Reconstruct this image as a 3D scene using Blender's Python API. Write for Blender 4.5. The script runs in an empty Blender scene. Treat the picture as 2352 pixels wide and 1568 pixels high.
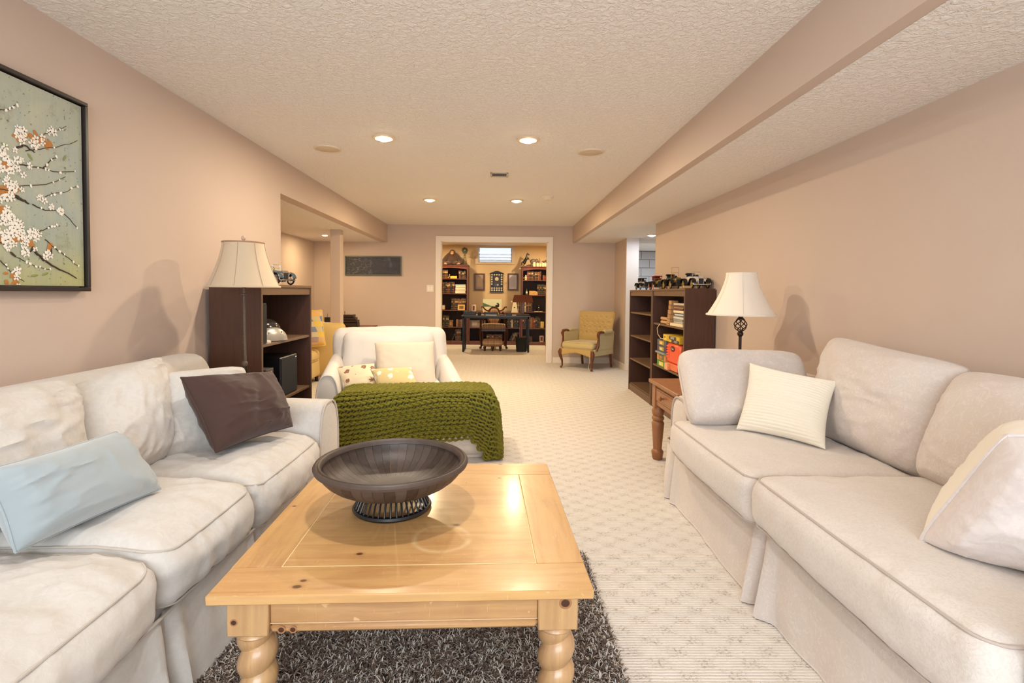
import bpy, bmesh, math, random
import numpy as np
from math import sin, cos, pi, radians, atan, sqrt, hypot
from mathutils import Matrix, Vector
random.seed(7); rng = np.random.default_rng(7)
S = bpy.context.scene; COL = S.collection
# ------------------------------------------------------------------ camera, light, exposure
HC = 1.18; F = 1176.0; PX, PY = 1160.0, 712.0
def _axes():
    yaw = atan(14/F); p = radians(1.9); r = radians(.5)
    f = np.array([sin(yaw)*cos(p), cos(yaw)*cos(p), -sin(p)]); r0 = np.array([cos(yaw), -sin(yaw), 0.]); u0 = np.cross(r0, f)
    return r0*cos(r)+u0*sin(r), -r0*sin(r)+u0*cos(r), f
RA, UA, FA = _axes()
cd = bpy.data.cameras.new('camera'); cam = bpy.data.objects.new('camera', cd); COL.objects.link(cam)
cd.sensor_width = 36; cd.lens = F*36/2352; cd.shift_x = (1176-PX)/2352; cd.shift_y = -(784-PY)/2352
cam.matrix_world = Matrix(((RA[0], UA[0], -FA[0], 0), (RA[1], UA[1], -FA[1], 0), (RA[2], UA[2], -FA[2], HC), (0, 0, 0, 1)))
cd.clip_start = .02; S.camera = cam
S.view_settings.view_transform = 'Standard'; S.view_settings.look = 'None'; S.view_settings.gamma = 1
S.view_settings.use_curve_mapping = False; S.view_settings.exposure = 0.05
try: S.cycles.use_denoising = True; S.cycles.max_bounces = 8; S.cycles.diffuse_bounces = 5; S.cycles.sample_clamp_indirect = 6; S.cycles.caustics_reflective = False
except Exception: pass
W = bpy.data.worlds.new('world'); S.world = W; W.use_nodes = True
W.node_tree.nodes['Background'].inputs[0].default_value = (.75, .85, 1, 1); W.node_tree.nodes['Background'].inputs[1].default_value = 1.2
def area(name, loc, rot, sx, sy, power, col):
    l = bpy.data.lights.new(name, 'AREA'); l.shape = 'RECTANGLE'; l.size = sx; l.size_y = sy; l.energy = power; l.color = col
    o = bpy.data.objects.new(name, l); COL.objects.link(o); o.location = loc; o.rotation_euler = rot; return o
area('rear_fill', (0, -2.18, 1.35), (radians(90), 0, 0), 3.0, 1.3, 118, (.80, .92, 1))  # large bluish fill light added behind the camera, in an unseen opening
area('utility_fill', (3.4, 10.6, 2.2), (0, 0, 0), 1.2, 1.6, 60, (.85, .92, 1))  # overhead fill added to brighten the utility block wall
WARM = (1, .76, .44); SOFT = (1, .93, .86)
def bulb_light(name, x, y, z, power, col=WARM, r=.05):
    l = bpy.data.lights.new(name, 'AREA'); l.shape = 'DISK'; l.size = r*2; l.energy = power; l.color = col
    o = bpy.data.objects.new(name, l); COL.objects.link(o); o.location = (x, y, z-.035); return o
CZ = 2.316   # main ceiling
SZ = 2.04    # dropped ceiling on both sides
LIGHTS = [(-.857, 3.815, CZ, 21), (.205, 3.815, CZ, 21), (-.857, 6.31, CZ, 30), (.205, 6.31, CZ, 30), (-.34, 1.60, CZ, 13), (-.34, -1.0, CZ, 8),
          (-2.62, 7.75, SZ, 11), (2.2, 7.4, SZ, 6), (-1.16, 11.05, 2.29, 30), (.96, 11.05, 2.29, 30)]
for i, (x, y, z, p) in enumerate(LIGHTS):
    bulb_light('ceiling_bulb_light', x, y, z, p, SOFT if i in (4, 5) else (1, .83, .61) if i < 2 else ((.8, .88, 1) if i == 7 else WARM))
# ------------------------------------------------------------------ helpers
def ray(x, y): return (x-PX)/F*RA-(y-PY)/F*UA+FA
def atY(x, y, Y): d = ray(x, y); t = Y/d[1]; return np.array([t*d[0], Y, HC+t*d[2]])
def atX(x, y, X): d = ray(x, y); t = X/d[0]; return np.array([X, t*d[1], HC+t*d[2]])
def atZ(x, y, Z): d = ray(x, y); t = (Z-HC)/d[2]; return np.array([t*d[0], t*d[1], Z])
def lin(h):
    h = h.lstrip('#'); c = [int(h[i:i+2], 16)/255 for i in (0, 2, 4)]
    return tuple((v/12.92 if v <= .04045 else ((v+.055)/1.055)**2.4) for v in c)+(1,)
class NT:
    def __init__(s, name):
        s.m = bpy.data.materials.new(name); s.m.use_nodes = True; s.t = s.m.node_tree; s.b = s.t.nodes['Principled BSDF']
    def n(s, ty, _o=0, **k):
        nd = s.t.nodes.new(ty)
        for a, v in k.items():
            if hasattr(nd, a) and not a[0].isupper() and not a.startswith('i_'): setattr(nd, a, v)
            else:
                key = a[2:] if a.startswith('i_') else a.replace('_', ' ')
                key = int(key) if key.isdigit() else key
                s.set(nd.inputs[key], v)
        return nd
    def set(s, inp, v):
        if isinstance(v, bpy.types.NodeSocket): s.t.links.new(v, inp)
        elif isinstance(v, bpy.types.Node): s.t.links.new(v.outputs[0], inp)
        elif isinstance(v, str): inp.default_value = lin(v)
        else: inp.default_value = v
    def math(s, op, a, b=0., c=None):
        nd = s.t.nodes.new('ShaderNodeMath'); nd.operation = op; s.set(nd.inputs[0], a); s.set(nd.inputs[1], b)
        if c is not None: s.set(nd.inputs[2], c)
        return nd.outputs[0]
    def vmath(s, op, a, b=(0, 0, 0)):
        nd = s.t.nodes.new('ShaderNodeVectorMath'); nd.operation = op; s.set(nd.inputs[0], a); s.set(nd.inputs[1], b); return nd
    def obj(s, scale=(1, 1, 1), rot=(0, 0, 0), loc=(0, 0, 0)):
        c = s.n('ShaderNodeTexCoord'); mp = s.n('ShaderNodeMapping'); s.t.links.new(c.outputs['Object'], mp.inputs[0])
        mp.inputs['Scale'].default_value = scale; mp.inputs['Rotation'].default_value = rot; mp.inputs['Location'].default_value = loc; return mp.outputs[0]
    def noise(s, vec, sc, det=4, rough=.55, dist=0):
        nd = s.n('ShaderNodeTexNoise'); s.set(nd.inputs['Vector'], vec); nd.inputs['Scale'].default_value = sc; nd.inputs['Detail'].default_value = det
        nd.inputs['Roughness'].default_value = rough; nd.inputs['Distortion'].default_value = dist; return nd.outputs[0]
    def ramp(s, fac, stops):
        nd = s.n('ShaderNodeValToRGB'); s.set(nd.inputs[0], fac); e = nd.color_ramp.elements
        while len(e) > 1: e.remove(e[-1])
        for i, (p, c) in enumerate(stops):
            el = e[0] if i == 0 else e.new(p)
            el.position = p; el.color = lin(c) if isinstance(c, str) else (c, c, c, 1)
        return nd.outputs[0]
    def mix(s, fac, a, b, mode='MIX'):
        nd = s.t.nodes.new('ShaderNodeMix'); nd.data_type = 'RGBA'; nd.blend_type = mode
        s.set(nd.inputs[0], fac); s.set(nd.inputs[6], a); s.set(nd.inputs[7], b); return nd.outputs[2]
    def bump(s, h, strength=.3, dist=.01, prev=None):
        nd = s.n('ShaderNodeBump'); s.set(nd.inputs['Height'], h); nd.inputs['Strength'].default_value = strength; nd.inputs['Distance'].default_value = dist
        if prev is not None: s.set(nd.inputs['Normal'], prev)
        return nd.outputs[0]
    def out(s, col=None, rough=None, nrm=None, **k):
        if col is not None: s.set(s.b.inputs['Base Color'], col)
        if rough is not None: s.set(s.b.inputs['Roughness'], rough)
        if nrm is not None: s.set(s.b.inputs['Normal'], nrm)
        for a, v in k.items(): s.set(s.b.inputs[a.replace('_', ' ')], v)
        return s.m
def plain(name, col, rough=.6, metal=0., var=.12, sc=30, bmp=.08, sheen=0.):
    t = NT(name); v = t.obj(); n = t.noise(v, sc)
    c = lin(col); d = tuple(x*(1-var) for x in c[:3])+(1,)
    cc = t.mix(n, d, c)
    return t.out(cc, rough, t.bump(n, bmp, .004) if bmp else None, Metallic=metal, Sheen_Weight=sheen)
# geometry collector -------------------------------------------------------------
class G:
    def __init__(s): s.v = []; s.f = []; s.mi = []; s.c = 0
    def add(s, V, Fc, m=0, T=None):
        V = np.asarray(V, float).reshape(-1, 3)
        if callable(T): V = T(V)
        elif T is not None: T = np.array(T); V = V @ T[:3, :3].T + T[:3, 3]
        s.v.append(V); b = s.c; s.c += len(V)
        for f in Fc: s.f.append([i+b for i in f]); s.mi.append(m)
        return s
    def box(s, x0, x1, y0, y1, z0, z1, b=0., m=0, T=None):
        c = np.array([(x0+x1)/2, (y0+y1)/2, (z0+z1)/2]); h = np.array([abs(x1-x0), abs(y1-y0), abs(z1-z0)])/2
        if b <= 0:
            V = [c+h*np.array(k) for k in [(-1,-1,-1),(1,-1,-1),(1,1,-1),(-1,1,-1),(-1,-1,1),(1,-1,1),(1,1,1),(-1,1,1)]]
            return s.add(V, [(0,3,2,1),(4,5,6,7),(0,1,5,4),(1,2,6,5),(2,3,7,6),(3,0,4,7)], m, T)
        b = min(b, h.min()*.95); V = []; idx = {}
        for k in [(i, j, l) for i in (-1, 1) for j in (-1, 1) for l in (-1, 1)]:
            for a in range(3):
                q = h-b; q[a] = h[a]; idx[k+(a,)] = len(V); V.append(c+q*np.array(k))
        Fc = []
        for a in range(3):
            o = [x for x in range(3) if x != a]
            for sg in (-1, 1):
                r = []
                for (p, q) in ((-1,-1),(1,-1),(1,1),(-1,1)):
                    k = [0,0,0]; k[a] = sg; k[o[0]] = p; k[o[1]] = q; r.append(idx[tuple(k)+(a,)])
                Fc.append(r if (sg > 0) == (a != 1) else r[::-1])
            for p in (-1, 1):
                for q in (-1, 1):
                    k1 = [0,0,0]; k1[o[0]] = p; k1[o[1]] = q; k2 = list(k1); k1[a] = -1; k2[a] = 1
                    r = [idx[tuple(k1)+(o[0],)], idx[tuple(k1)+(o[1],)], idx[tuple(k2)+(o[1],)], idx[tuple(k2)+(o[0],)]]
                    Fc.append(r)
        for k in [(i, j, l) for i in (-1, 1) for j in (-1, 1) for l in (-1, 1)]: Fc.append([idx[k+(0,)], idx[k+(1,)], idx[k+(2,)]])
        s.fix = True; return s.add(V, Fc, m, T)
    def loft(s, rings, m=0, closed=True, caps=True, T=None):
        n = len(rings[0]); V = np.concatenate([np.asarray(r, float) for r in rings]); Fc = []
        for i in range(len(rings)-1):
            for j in range(n if closed else n-1):
                k = (j+1) % n; Fc.append((i*n+j, i*n+k, (i+1)*n+k, (i+1)*n+j))
        if caps and closed: Fc.append(tuple(range(n))[::-1]); Fc.append(tuple(range((len(rings)-1)*n, len(rings)*n)))
        return s.add(V, Fc, m, T)
    def lathe(s, prof, seg=24, m=0, c=(0, 0, 0), T=None, caps=True):
        a = np.arange(seg)*2*pi/seg; ca, sa = np.cos(a), np.sin(a)
        return s.loft([np.stack([c[0]+r*ca, c[1]+r*sa, np.full(seg, c[2]+z)], 1) for r, z in prof], m, True, caps, T)
    def tube(s, P, r, sides=8, m=0, closed=False, T=None):
        P = np.asarray(P, float); n = len(P); r = np.broadcast_to(np.asarray(r, float), (n,))
        t = np.roll(P, -1, 0)-np.roll(P, 1, 0) if closed else np.gradient(P, axis=0)
        t /= np.linalg.norm(t, axis=1)[:, None]+1e-12; rings = []
        up = np.array([0, 0, 1.]) if abs(t[0][2]) < .9 else np.array([1., 0, 0])
        a = np.arange(sides)*2*pi/sides; x = np.cross(up, t[0]); x /= np.linalg.norm(x)
        for i in range(n):
            x = x-t[i]*(x@t[i]); x /= np.linalg.norm(x)+1e-12; y = np.cross(t[i], x)
            rings.append(P[i]+r[i]*(np.cos(a)[:, None]*x+np.sin(a)[:, None]*y))
        if closed: rings.append(rings[0]); return s.loft(rings, m, True, False, T)
        return s.loft(rings, m, True, True, T)
    def grid(s, A, m=0, T=None):
        A = np.asarray(A); nu, nv = A.shape[:2]
        Fc = [(i*nv+j, (i+1)*nv+j, (i+1)*nv+j+1, i*nv+j+1) for i in range(nu-1) for j in range(nv-1)]
        return s.add(A.reshape(-1, 3), Fc, m, T)
    def prism(s, poly, z0, z1, m=0, T=None):
        return s.loft([[(x, y, z0) for x, y in poly], [(x, y, z1) for x, y in poly]], m, True, True, T)
    def ball(s, c, r, m=0, seg=12, T=None):
        r = np.broadcast_to(np.asarray(r, float), (3,)); k = seg//2; prof = [(max(sin(pi*i/k), .001), -cos(pi*i/k)) for i in range(k+1)]
        a = np.arange(seg)*2*pi/seg
        return s.loft([np.stack([c[0]+r[0]*q*np.cos(a), c[1]+r[1]*q*np.sin(a), np.full(seg, c[2]+r[2]*z)], 1) for q, z in prof], m, True, True, T)
    def ob(s, name, mats, parent=None, flat=False, fix=True, weld=False):
        me = bpy.data.meshes.new(name); V = np.concatenate(s.v) if s.v else np.zeros((0, 3))
        me.from_pydata(V.tolist(), [], s.f)
        for mt in (mats if isinstance(mats, (list, tuple)) else [mats]): me.materials.append(mt)
        me.polygons.foreach_set('material_index', s.mi)
        if fix or weld:
            b = bmesh.new(); b.from_mesh(me)
            if weld: bmesh.ops.remove_doubles(b, verts=b.verts, dist=1e-5)
            bmesh.ops.recalc_face_normals(b, faces=b.faces); b.to_mesh(me); b.free()
        if not flat:
            me.polygons.foreach_set('use_smooth', [True]*len(me.polygons))
            if len(me.polygons) < 60000:
                try: me.set_sharp_from_angle(angle=radians(42))
                except Exception: pass
        o = bpy.data.objects.new(name, me); COL.objects.link(o)
        if parent is not None: o.parent = parent
        return o
def tag(o, label=None, cat=None, group=None, kind=None):
    if label: o['label'] = label
    if cat: o['category'] = cat
    if group: o['group'] = group
    if kind: o['kind'] = kind
    return o
def thing(name, label, cat, loc=(0, 0, 0), rz=0., group=None):
    o = bpy.data.objects.new(name, None); COL.objects.link(o); o.location = loc; o.rotation_euler = (0, 0, rz); o.empty_display_size = .1
    return tag(o, label, cat, group)
def copy_tree(o, parent=None):
    c = o.copy(); COL.objects.link(c); c.parent = parent
    for ch in list(o.children): copy_tree(ch, c)
    return c
def struct(name, g, mats, parent=None, **k):
    o = g.ob(name, mats, parent, **k)
    if parent is None: o['kind'] = 'structure'
    return o
def frame(c, u, v):      # matrix: local x->u, y->v, z->normal
    u = np.array(u, float); u /= np.linalg.norm(u); v = np.array(v, float); v -= u*(u@v); v /= np.linalg.norm(v); w = np.cross(u, v)
    M = np.eye(4); M[:3, 0] = u; M[:3, 1] = v; M[:3, 2] = w; M[:3, 3] = c; return M
def rotm(ax, a, loc=(0, 0, 0)): return np.array(Matrix.Translation(loc) @ Matrix.Rotation(a, 4, ax))
# noise ---------------------------------------------------------------------------
def vn(P, seed=0):
    P = np.asarray(P, float)+seed*17.13; i = np.floor(P).astype(np.int64); f = P-i; f = f*f*(3-2*f)
    def h(a): 
        n = (a[..., 0]*73856093) ^ (a[..., 1]*19349663) ^ (a[..., 2]*83492791) ^ (seed*2654435)
        n = (n ^ (n >> 13))*1274126177 & 0xffffffff; n = (n ^ (n >> 16)) & 0xffff; return n/65535.
    r = 0
    for dx in (0, 1):
        for dy in (0, 1):
            for dz in (0, 1):
                w = (f[..., 0] if dx else 1-f[..., 0])*(f[..., 1] if dy else 1-f[..., 1])*(f[..., 2] if dz else 1-f[..., 2])
                r = r+w*h(i+np.array([dx, dy, dz]))
    return r*2-1
def fbm(P, seed=0, o=3):
    r = 0; a = 1; t = 0
    for k in range(o): r = r+a*vn(np.asarray(P)*2**k, seed+k); t += a; a *= .5
    return r/t
def ridge(P, seed=0): return 1-2*np.abs(fbm(P, seed, 2))
# soft upholstery box -------------------------------------------------------------
def softbox(g, h, r, n=(20, 20, 8), bulge=(0, 0, 0), wr=0., wsc=(5, 5, 5), seed=1, m=0, T=None, deform=None, pipe=None, pipem=0, taper=0., sag=0.):
    h = np.array(h, float)
    def disp(Q):
        w = ridge(Q*np.array(wsc), seed)*.6+fbm(Q*np.array(wsc)*.45, seed+5, 2)*.8; q_ = Q+.03*np.stack([fbm(Q*6, seed+k, 2) for k in range(3)], 1)
        return (w+.45*(ridge(q_*np.array(wsc)*2.6, seed+8)**2)*np.clip(fbm(Q*4, seed+31, 2)*1.6+.4, 0, 1))*wr
    def body(P):
        u = P/h; Q = P.copy()
        for a in range(3):
            o = [x for x in range(3) if x != a]
            Q[:, a] += np.sign(u[:, a])*np.abs(u[:, a])**2*bulge[a]*(1-np.abs(u[:, o[0]])**2.5)*(1-np.abs(u[:, o[1]])**2.5)
        Q[:, 2] -= sag*(1-u[:, 0]**2)*(1-u[:, 1]**2)
        if deform: Q = deform(Q, u)
        return Q
    idx = {}; V = []; Fc = []
    par = [np.sin(np.linspace(-1, 1, k+1)*pi/2)*.55+np.linspace(-1, 1, k+1)*.45 for k in n]
    def vid(i, j, k):
        t = (i, j, k)
        if t not in idx: idx[t] = len(V); V.append((par[0][i]*h[0], par[1][j]*h[1], par[2][k]*h[2]))
        return idx[t]
    for a in range(3):
        o = [x for x in range(3) if x != a]
        for side in (0, n[a]):
            for p in range(n[o[0]]):
                for q in range(n[o[1]]):
                    r4 = []
                    for (dp, dq) in ((0, 0), (1, 0), (1, 1), (0, 1)):
                        k = [0, 0, 0]; k[a] = side; k[o[0]] = p+dp; k[o[1]] = q+dq; r4.append(vid(*k))
                    Fc.append(r4 if (side > 0) == (a != 1) else r4[::-1])
    P = np.array(V); rr = np.minimum(r, h*.98); q = np.clip(P, -(h-rr), h-rr); d = P-q; L = np.linalg.norm(d, axis=1)[:, None]; L[L < 1e-9] = 1
    N = d/L; P = q+d/L*np.minimum(rr.max(), np.max(np.abs(d), axis=1)[:, None]/1.0)
    Q = body(P)
    if wr:
        Q = Q+N*disp(Q)[:, None]
    g.add(Q, Fc, m, T)
    if pipe:
        for sg in pipe[1]:
            z = sg*(h[2]-rr[2]*.25); x, y = h[0]-rr[0]*.25, h[1]-rr[1]*.25; cr = max(rr[0]*1.0, .02); pts = []
            def seg(a, b, k): return [(a[0]+(b[0]-a[0])*t/k, a[1]+(b[1]-a[1])*t/k) for t in range(k)]
            cn = [(x-cr, -y+cr, -pi/2), (x-cr, y-cr, 0), (-x+cr, y-cr, pi/2), (-x+cr, -y+cr, pi)]
            for c0 in range(4):
                cx, cy, a0 = cn[c0]; pts += [(cx+cr*cos(a0+t*pi/12), cy+cr*sin(a0+t*pi/12)) for t in range(6)]
                e = (cx+cr*cos(a0+pi/2), cy+cr*sin(a0+pi/2)); nx = cn[(c0+1) % 4]; st = (nx[0]+cr*cos(nx[2]), nx[1]+cr*sin(nx[2]))
                pts += seg(e, st, 14)
            PP = np.array([(a, b, z) for a, b in pts]); B = body(PP)
            NP = PP-np.clip(PP, -(h-rr), h-rr); NP /= np.linalg.norm(NP, axis=1)[:, None]+1e-9
            if wr: B = B+NP*disp(B)[:, None]
            B = B+NP*pipe[0]*.15
            g.tube(B, pipe[0], 6, pipem, True, T)
    return g
def pillow(g, w, h, t, k=.10, n=36, wr=.01, seed=1, m=0, m2=None, T=None, seam=0., seamm=0, rib=None, rc=0., rs=1, back=1., p=2.2, fold=0., bend=0., flat=.5):
    u = np.linspace(-1, 1, n+1); u = np.sign(u)*(1-(1-np.abs(u))**1.35); U, V = np.meshgrid(u, u, indexing='ij')
    X = w/2*(U-k*U*np.abs(U)*(1-V**2)); Y = h/2*(V-k*V*np.abs(V)*(1-U**2))
    th = t/2*(np.clip(1-np.abs(U)**p, 0, 1)*np.clip(1-np.abs(V)**p, 0, 1))**flat
    e = np.maximum(np.abs(U), np.abs(V)); q4 = 1-rc*(U*V)**4; X = X*q4; Y = Y*q4
    for sg in (1, -1):
        nz = ridge(np.stack([X*9, Y*9, X*0+sg*3], -1), seed+(sg > 0))*.5+fbm(np.stack([X*5, Y*5, X*0+sg], -1), seed+3, 2)*.9
        wq = fbm(np.stack([X*5, Y*5, X*0+sg*2], -1), seed+40, 2)*.5; nz = nz+.6*ridge(np.stack([X*7+wq, Y*24+wq*3, X*0+sg], -1), seed+41)**2*np.clip(fbm(np.stack([X*5, Y*4, X*0+sg], -1), seed+44, 2)*2+.35, 0, 1)
        ed = ridge(np.stack([X*26, Y*26, X*0+sg*7], -1), seed+9)*np.clip((e-.6)/.4, 0, 1)*(1-e**8)*.7
        Z = sg*(th*(back if sg < 0 else 1)+(nz+ed)*wr*np.clip((1-e)*6, 0, 1))
        if rib and sg == rs: Z = Z+sg*rib[1]*np.abs(np.sin(pi*Y/rib[0]))*np.clip((1-e)*12, .35, 1)
        Zb = Z+bend*(U**2+V**2)-fold*np.exp(-((U-.3*V)/.12)**2)*(1-V**2)*(sg > 0)
        A = np.stack([X, Y, Zb], -1)
        g.grid(A if sg > 0 else A[::-1], (m if sg > 0 or m2 is None else m2), T)
    if seam:
        bd = [(a, -1) for a in u[:-1]]+[(1, a) for a in u[:-1]]+[(-a, 1) for a in u[:-1]]+[(-1, -a) for a in u[:-1]]
        pts = [(w/2*(a-k*a*abs(a)*(1-b*b))*(1-rc*(a*b)**4), h/2*(b-k*b*abs(b)*(1-a*a))*(1-rc*(a*b)**4), bend*(a*a+b*b)) for a, b in bd]
        g.tube(pts, seam, 6, seamm, True, T)
    return g
def superring(cx, cz, rx, rz, n=32, p=4., plane='xz', y=0.):
    a = np.arange(n)*2*pi/n; c, s_ = np.cos(a), np.sin(a); q = 2/p
    A = cx+rx*np.sign(c)*np.abs(c)**q; B = cz+rz*np.sign(s_)*np.abs(s_)**q
    if plane == 'xz': return np.stack([A, np.full(n, y), B], 1)
    if plane == 'yz': return np.stack([np.full(n, y), A, B], 1)
    return np.stack([A, B, np.full(n, y)], 1)
def skin(name, V, E, R, mat, parent=None, sub=2, T=None):
    me = bpy.data.meshes.new(name)
    if T is not None: V = [tuple((np.array(T) @ np.array([*v, 1]))[:3]) for v in V]
    me.from_pydata([tuple(v) for v in V], E, []); o = bpy.data.objects.new(name, me); COL.objects.link(o)
    md = o.modifiers.new('skin', 'SKIN'); me.materials.append(mat)
    for i, r in enumerate(R):
        d = me.skin_vertices[0].data[i]; d.radius = (r, r) if not isinstance(r, tuple) else r; d.use_root = (i == 0)
    md.use_smooth_shade = True; s2 = o.modifiers.new('sub', 'SUBSURF'); s2.levels = s2.render_levels = sub
    if parent is not None: o.parent = parent
    return o
def skirt(g, path, z0, z1, amp=.012, freq=9, seed=1, pleats=(), flare=.03, nz=14, m=0, T=None, step=.015):
    P = np.array(path, float); d = np.r_[0, np.cumsum(np.linalg.norm(np.diff(P, axis=0), axis=1))]; n = int(d[-1]/step)+1; s = np.linspace(0, d[-1], n)
    x = np.interp(s, d, P[:, 0]); y = np.interp(s, d, P[:, 1]); tx, ty = np.gradient(x), np.gradient(y)
    k = 5; ker = np.ones(k)/k; L = np.hypot(tx, ty)+1e-9; nx, ny = ty/L, -tx/L
    nx = np.convolve(np.pad(nx, k//2, 'edge'), ker, 'valid'); ny = np.convolve(np.pad(ny, k//2, 'edge'), ker, 'valid')
    A = np.zeros((n, nz+1, 3))
    for j in range(nz+1):
        t = j/nz; off = flare*t+amp*(t**.8)*fbm(np.stack([s*freq, s*0+t*1.2, s*0], -1), seed, 2)*1.6
        for (ps, pw, pa) in pleats: off = off+pa*(.15+t)*(np.exp(-((s-ps+pw)/(pw*.6))**2)-1.6*np.exp(-((s-ps)/(pw*.35))**2)+np.exp(-((s-ps-pw)/(pw*.6))**2))
        A[:, j, 0] = x+nx*off; A[:, j, 1] = y+ny*off; A[:, j, 2] = z1+(z0-z1)*t
    g.grid(A, m, T); B = A.copy(); B[:, :, 0] -= nx[:, None]*.004; B[:, :, 1] -= ny[:, None]*.004; g.grid(B[::-1], m, T)
    e = A[:, -1]; g.tube(e, .0035, 5, m, False, T)
    return g
def label_text(txt, size, mat, parent, M, name='lettering', ext=.0006):
    c = bpy.data.curves.new(name, 'FONT'); c.body = txt; c.size = size; c.extrude = ext; c.align_x = 'CENTER'; c.align_y = 'CENTER'; c.materials.append(mat)
    o = bpy.data.objects.new(name, c); COL.objects.link(o); o.parent = parent; o.matrix_local = Matrix(np.array(M).tolist()); return o

def fuse(o, vox, it=4):
    r = o.modifiers.new('fuse', 'REMESH'); r.mode = 'VOXEL'; r.voxel_size = vox; r.use_smooth_shade = True; q = o.modifiers.new('smooth', 'SMOOTH'); q.iterations = it; q.factor = .5; return o
# ------------------------------------------------------------------ materials
def m_wall():
    t = NT('wall_paint'); v = t.obj(); n = t.noise(v, 220, 3); c = t.mix(t.noise(v, 1.5, 2), '#c7b3a5', '#ccb9ac')
    return t.out(c, .62, t.bump(n, .12, .002))
def m_ceil():
    t = NT('stipple_ceiling'); v = t.obj(); n = t.noise(v, 55, 5, .65); n2 = t.ramp(t.noise(v, 38, 3, .6, .8), [(.42, 0.), (.6, 1.)])
    return t.out('#efeae5', .8, t.bump(n2, .55, .008, t.bump(n, .35, .004)))
def m_wood(name, a, b, rough=.4, scale=(1, 14, 14), sc=3, bmp=.05, coat=0., dark=None, rot=(0, 0, 0), rnd=0):
    t = NT(name); v = t.obj(scale, rot); n = t.noise(v, sc, 6, .6, .6); n2 = t.noise(v, sc*4, 4, .6); c = t.ramp(n, [(.3, a), (.7, b)])
    c = t.mix(t.math('MULTIPLY', n2, .5), c, dark or a)
    if rnd: oi = t.n('ShaderNodeObjectInfo'); c = t.mix(t.math('MULTIPLY', oi.outputs['Random'], rnd), c, '#8a776c')
    return t.out(c, rough, t.bump(n2, bmp, .002), Coat_Weight=coat, Coat_Roughness=.2)
MW = m_wall(); MC = m_ceil()
def m_carpet():
    t = NT('berber_carpet'); v = t.obj(); sp = t.n('ShaderNodeSeparateXYZ', Vector=v); x, y = sp.outputs[0], sp.outputs[1]
    wob = t.math('MULTIPLY', t.noise(v, 6, 2), .03)
    rows = t.math('SINE', t.math('MULTIPLY', t.math('ADD', y, t.math('MULTIPLY', t.noise(v, 20, 2), .004)), 2*pi/.0125))
    loops = t.noise(t.obj((1, 1, 1)), 170, 3, .6)
    a = t.math('ADD', t.math('DIVIDE', x, .15), t.math('DIVIDE', y, .11)); b = t.math('SUBTRACT', t.math('DIVIDE', x, .15), t.math('DIVIDE', y, .11))
    def ln(q):
        f = t.math('FRACT', t.math('ADD', q, wob)); return t.math('ABSOLUTE', t.math('SUBTRACT', f, .5))
    lat = t.math('ADD', t.math('MULTIPLY', t.math('ADD', ln(a), ln(b)), .75), t.math('MULTIPLY', t.math('MAXIMUM', ln(a), ln(b)), .25)); lat = t.math('ADD', lat, t.math('MULTIPLY', t.noise(v, 22, 3), .16)); latm = t.ramp(lat, [(.50, 0.), (.80, 1.)])
    fl = t.ramp(t.noise(t.obj((1, 1.6, 1)), 75, 3, .7), [(.53, 0.), (.6, 1.)])
    fl2 = t.ramp(t.noise(t.obj((1, 1.5, 1)), 90, 2, .7), [(.66, 0.), (.70, 1.)])
    k = t.math('MAXIMUM', t.math('MULTIPLY', t.math('MULTIPLY', fl, latm), .6), t.math('MULTIPLY', fl2, .5))
    base = t.mix(t.noise(v, 30, 3), '#d8d0c8', '#ebe5de'); base = t.mix(t.math('MULTIPLY', latm, .13), base, '#b5a48f')
    c = t.mix(k, base, '#6f5f50')
    h = t.math('ADD', t.math('MULTIPLY', rows, .5), t.math('MULTIPLY', loops, 1.2)); h = t.math('SUBTRACT', h, t.math('MULTIPLY', latm, .3))
    return t.out(c, .95, t.bump(h, .55, .006), Sheen_Weight=.2)
MCARP = m_carpet()
MWHITE = plain('white_trim_paint', '#eee3d8', .4, var=.03)
def m_cloth(name, a, b, pat=None, bmp=.25, rough=.9, psc=16, fine=260, stretch=(1, 1, 1), sheen=.25, patb=.3):
    t = NT(name); v = t.obj(stretch); big = t.noise(v, 3, 3); c = t.mix(t.math('MULTIPLY', big, .6), a, b); nr = t.bump(t.noise(v, fine, 2), bmp, .0012)
    if pat == 'swirl':
        w = t.noise(v, psc, 1.5, .45, 1.6); r = t.ramp(t.math('ABSOLUTE', t.math('SUBTRACT', w, .5)), [(.015, 1.), (.055, 0.)])
        c = t.mix(t.math('MULTIPLY', r, patb), c, b); nr = t.bump(r, .3, .0015, nr)
    if pat == 'leaf':
        w = t.noise(v, psc, 2, .5, 2.2); r = t.ramp(w, [(.45, 0.), (.52, 1.)]); c = t.mix(t.math('MULTIPLY', r, patb), c, b); nr = t.bump(t.noise(v, psc*2.2, 3, .6, 1), .35, .003, nr)
    return t.out(c, rough, nr, Sheen_Weight=sheen)
MSL = m_cloth('cream_cotton_slipcover', '#d4d0cb', '#c5beb6', 'leaf', psc=22)
MSLP = m_cloth('cream_piping', '#c4bbb1', '#b8aea3')
MSR = m_cloth('taupe_damask', '#cec2ba', '#e0d7d0', 'swirl', psc=30, patb=.5)
MSRS = m_cloth('taupe_damask_seat', '#cfc5bc', '#ddd4cc', 'leaf', psc=60, patb=.6)
MSRP = m_cloth('taupe_piping', '#bdafa5', '#b2a399')
MWC = m_cloth('white_slipcover', '#dfdad5', '#d3cdc7', None, fine=200)
MBROWN = m_cloth('brown_suede', '#432c25', '#4d362e', None, sheen=.15)
MBLUE = m_cloth('pale_blue_velvet', '#a3adb1', '#919da3', None, sheen=.6)
MCORD = m_cloth('ivory_corduroy', '#f2ead9', '#e6dac5', None, sheen=.4)
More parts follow.
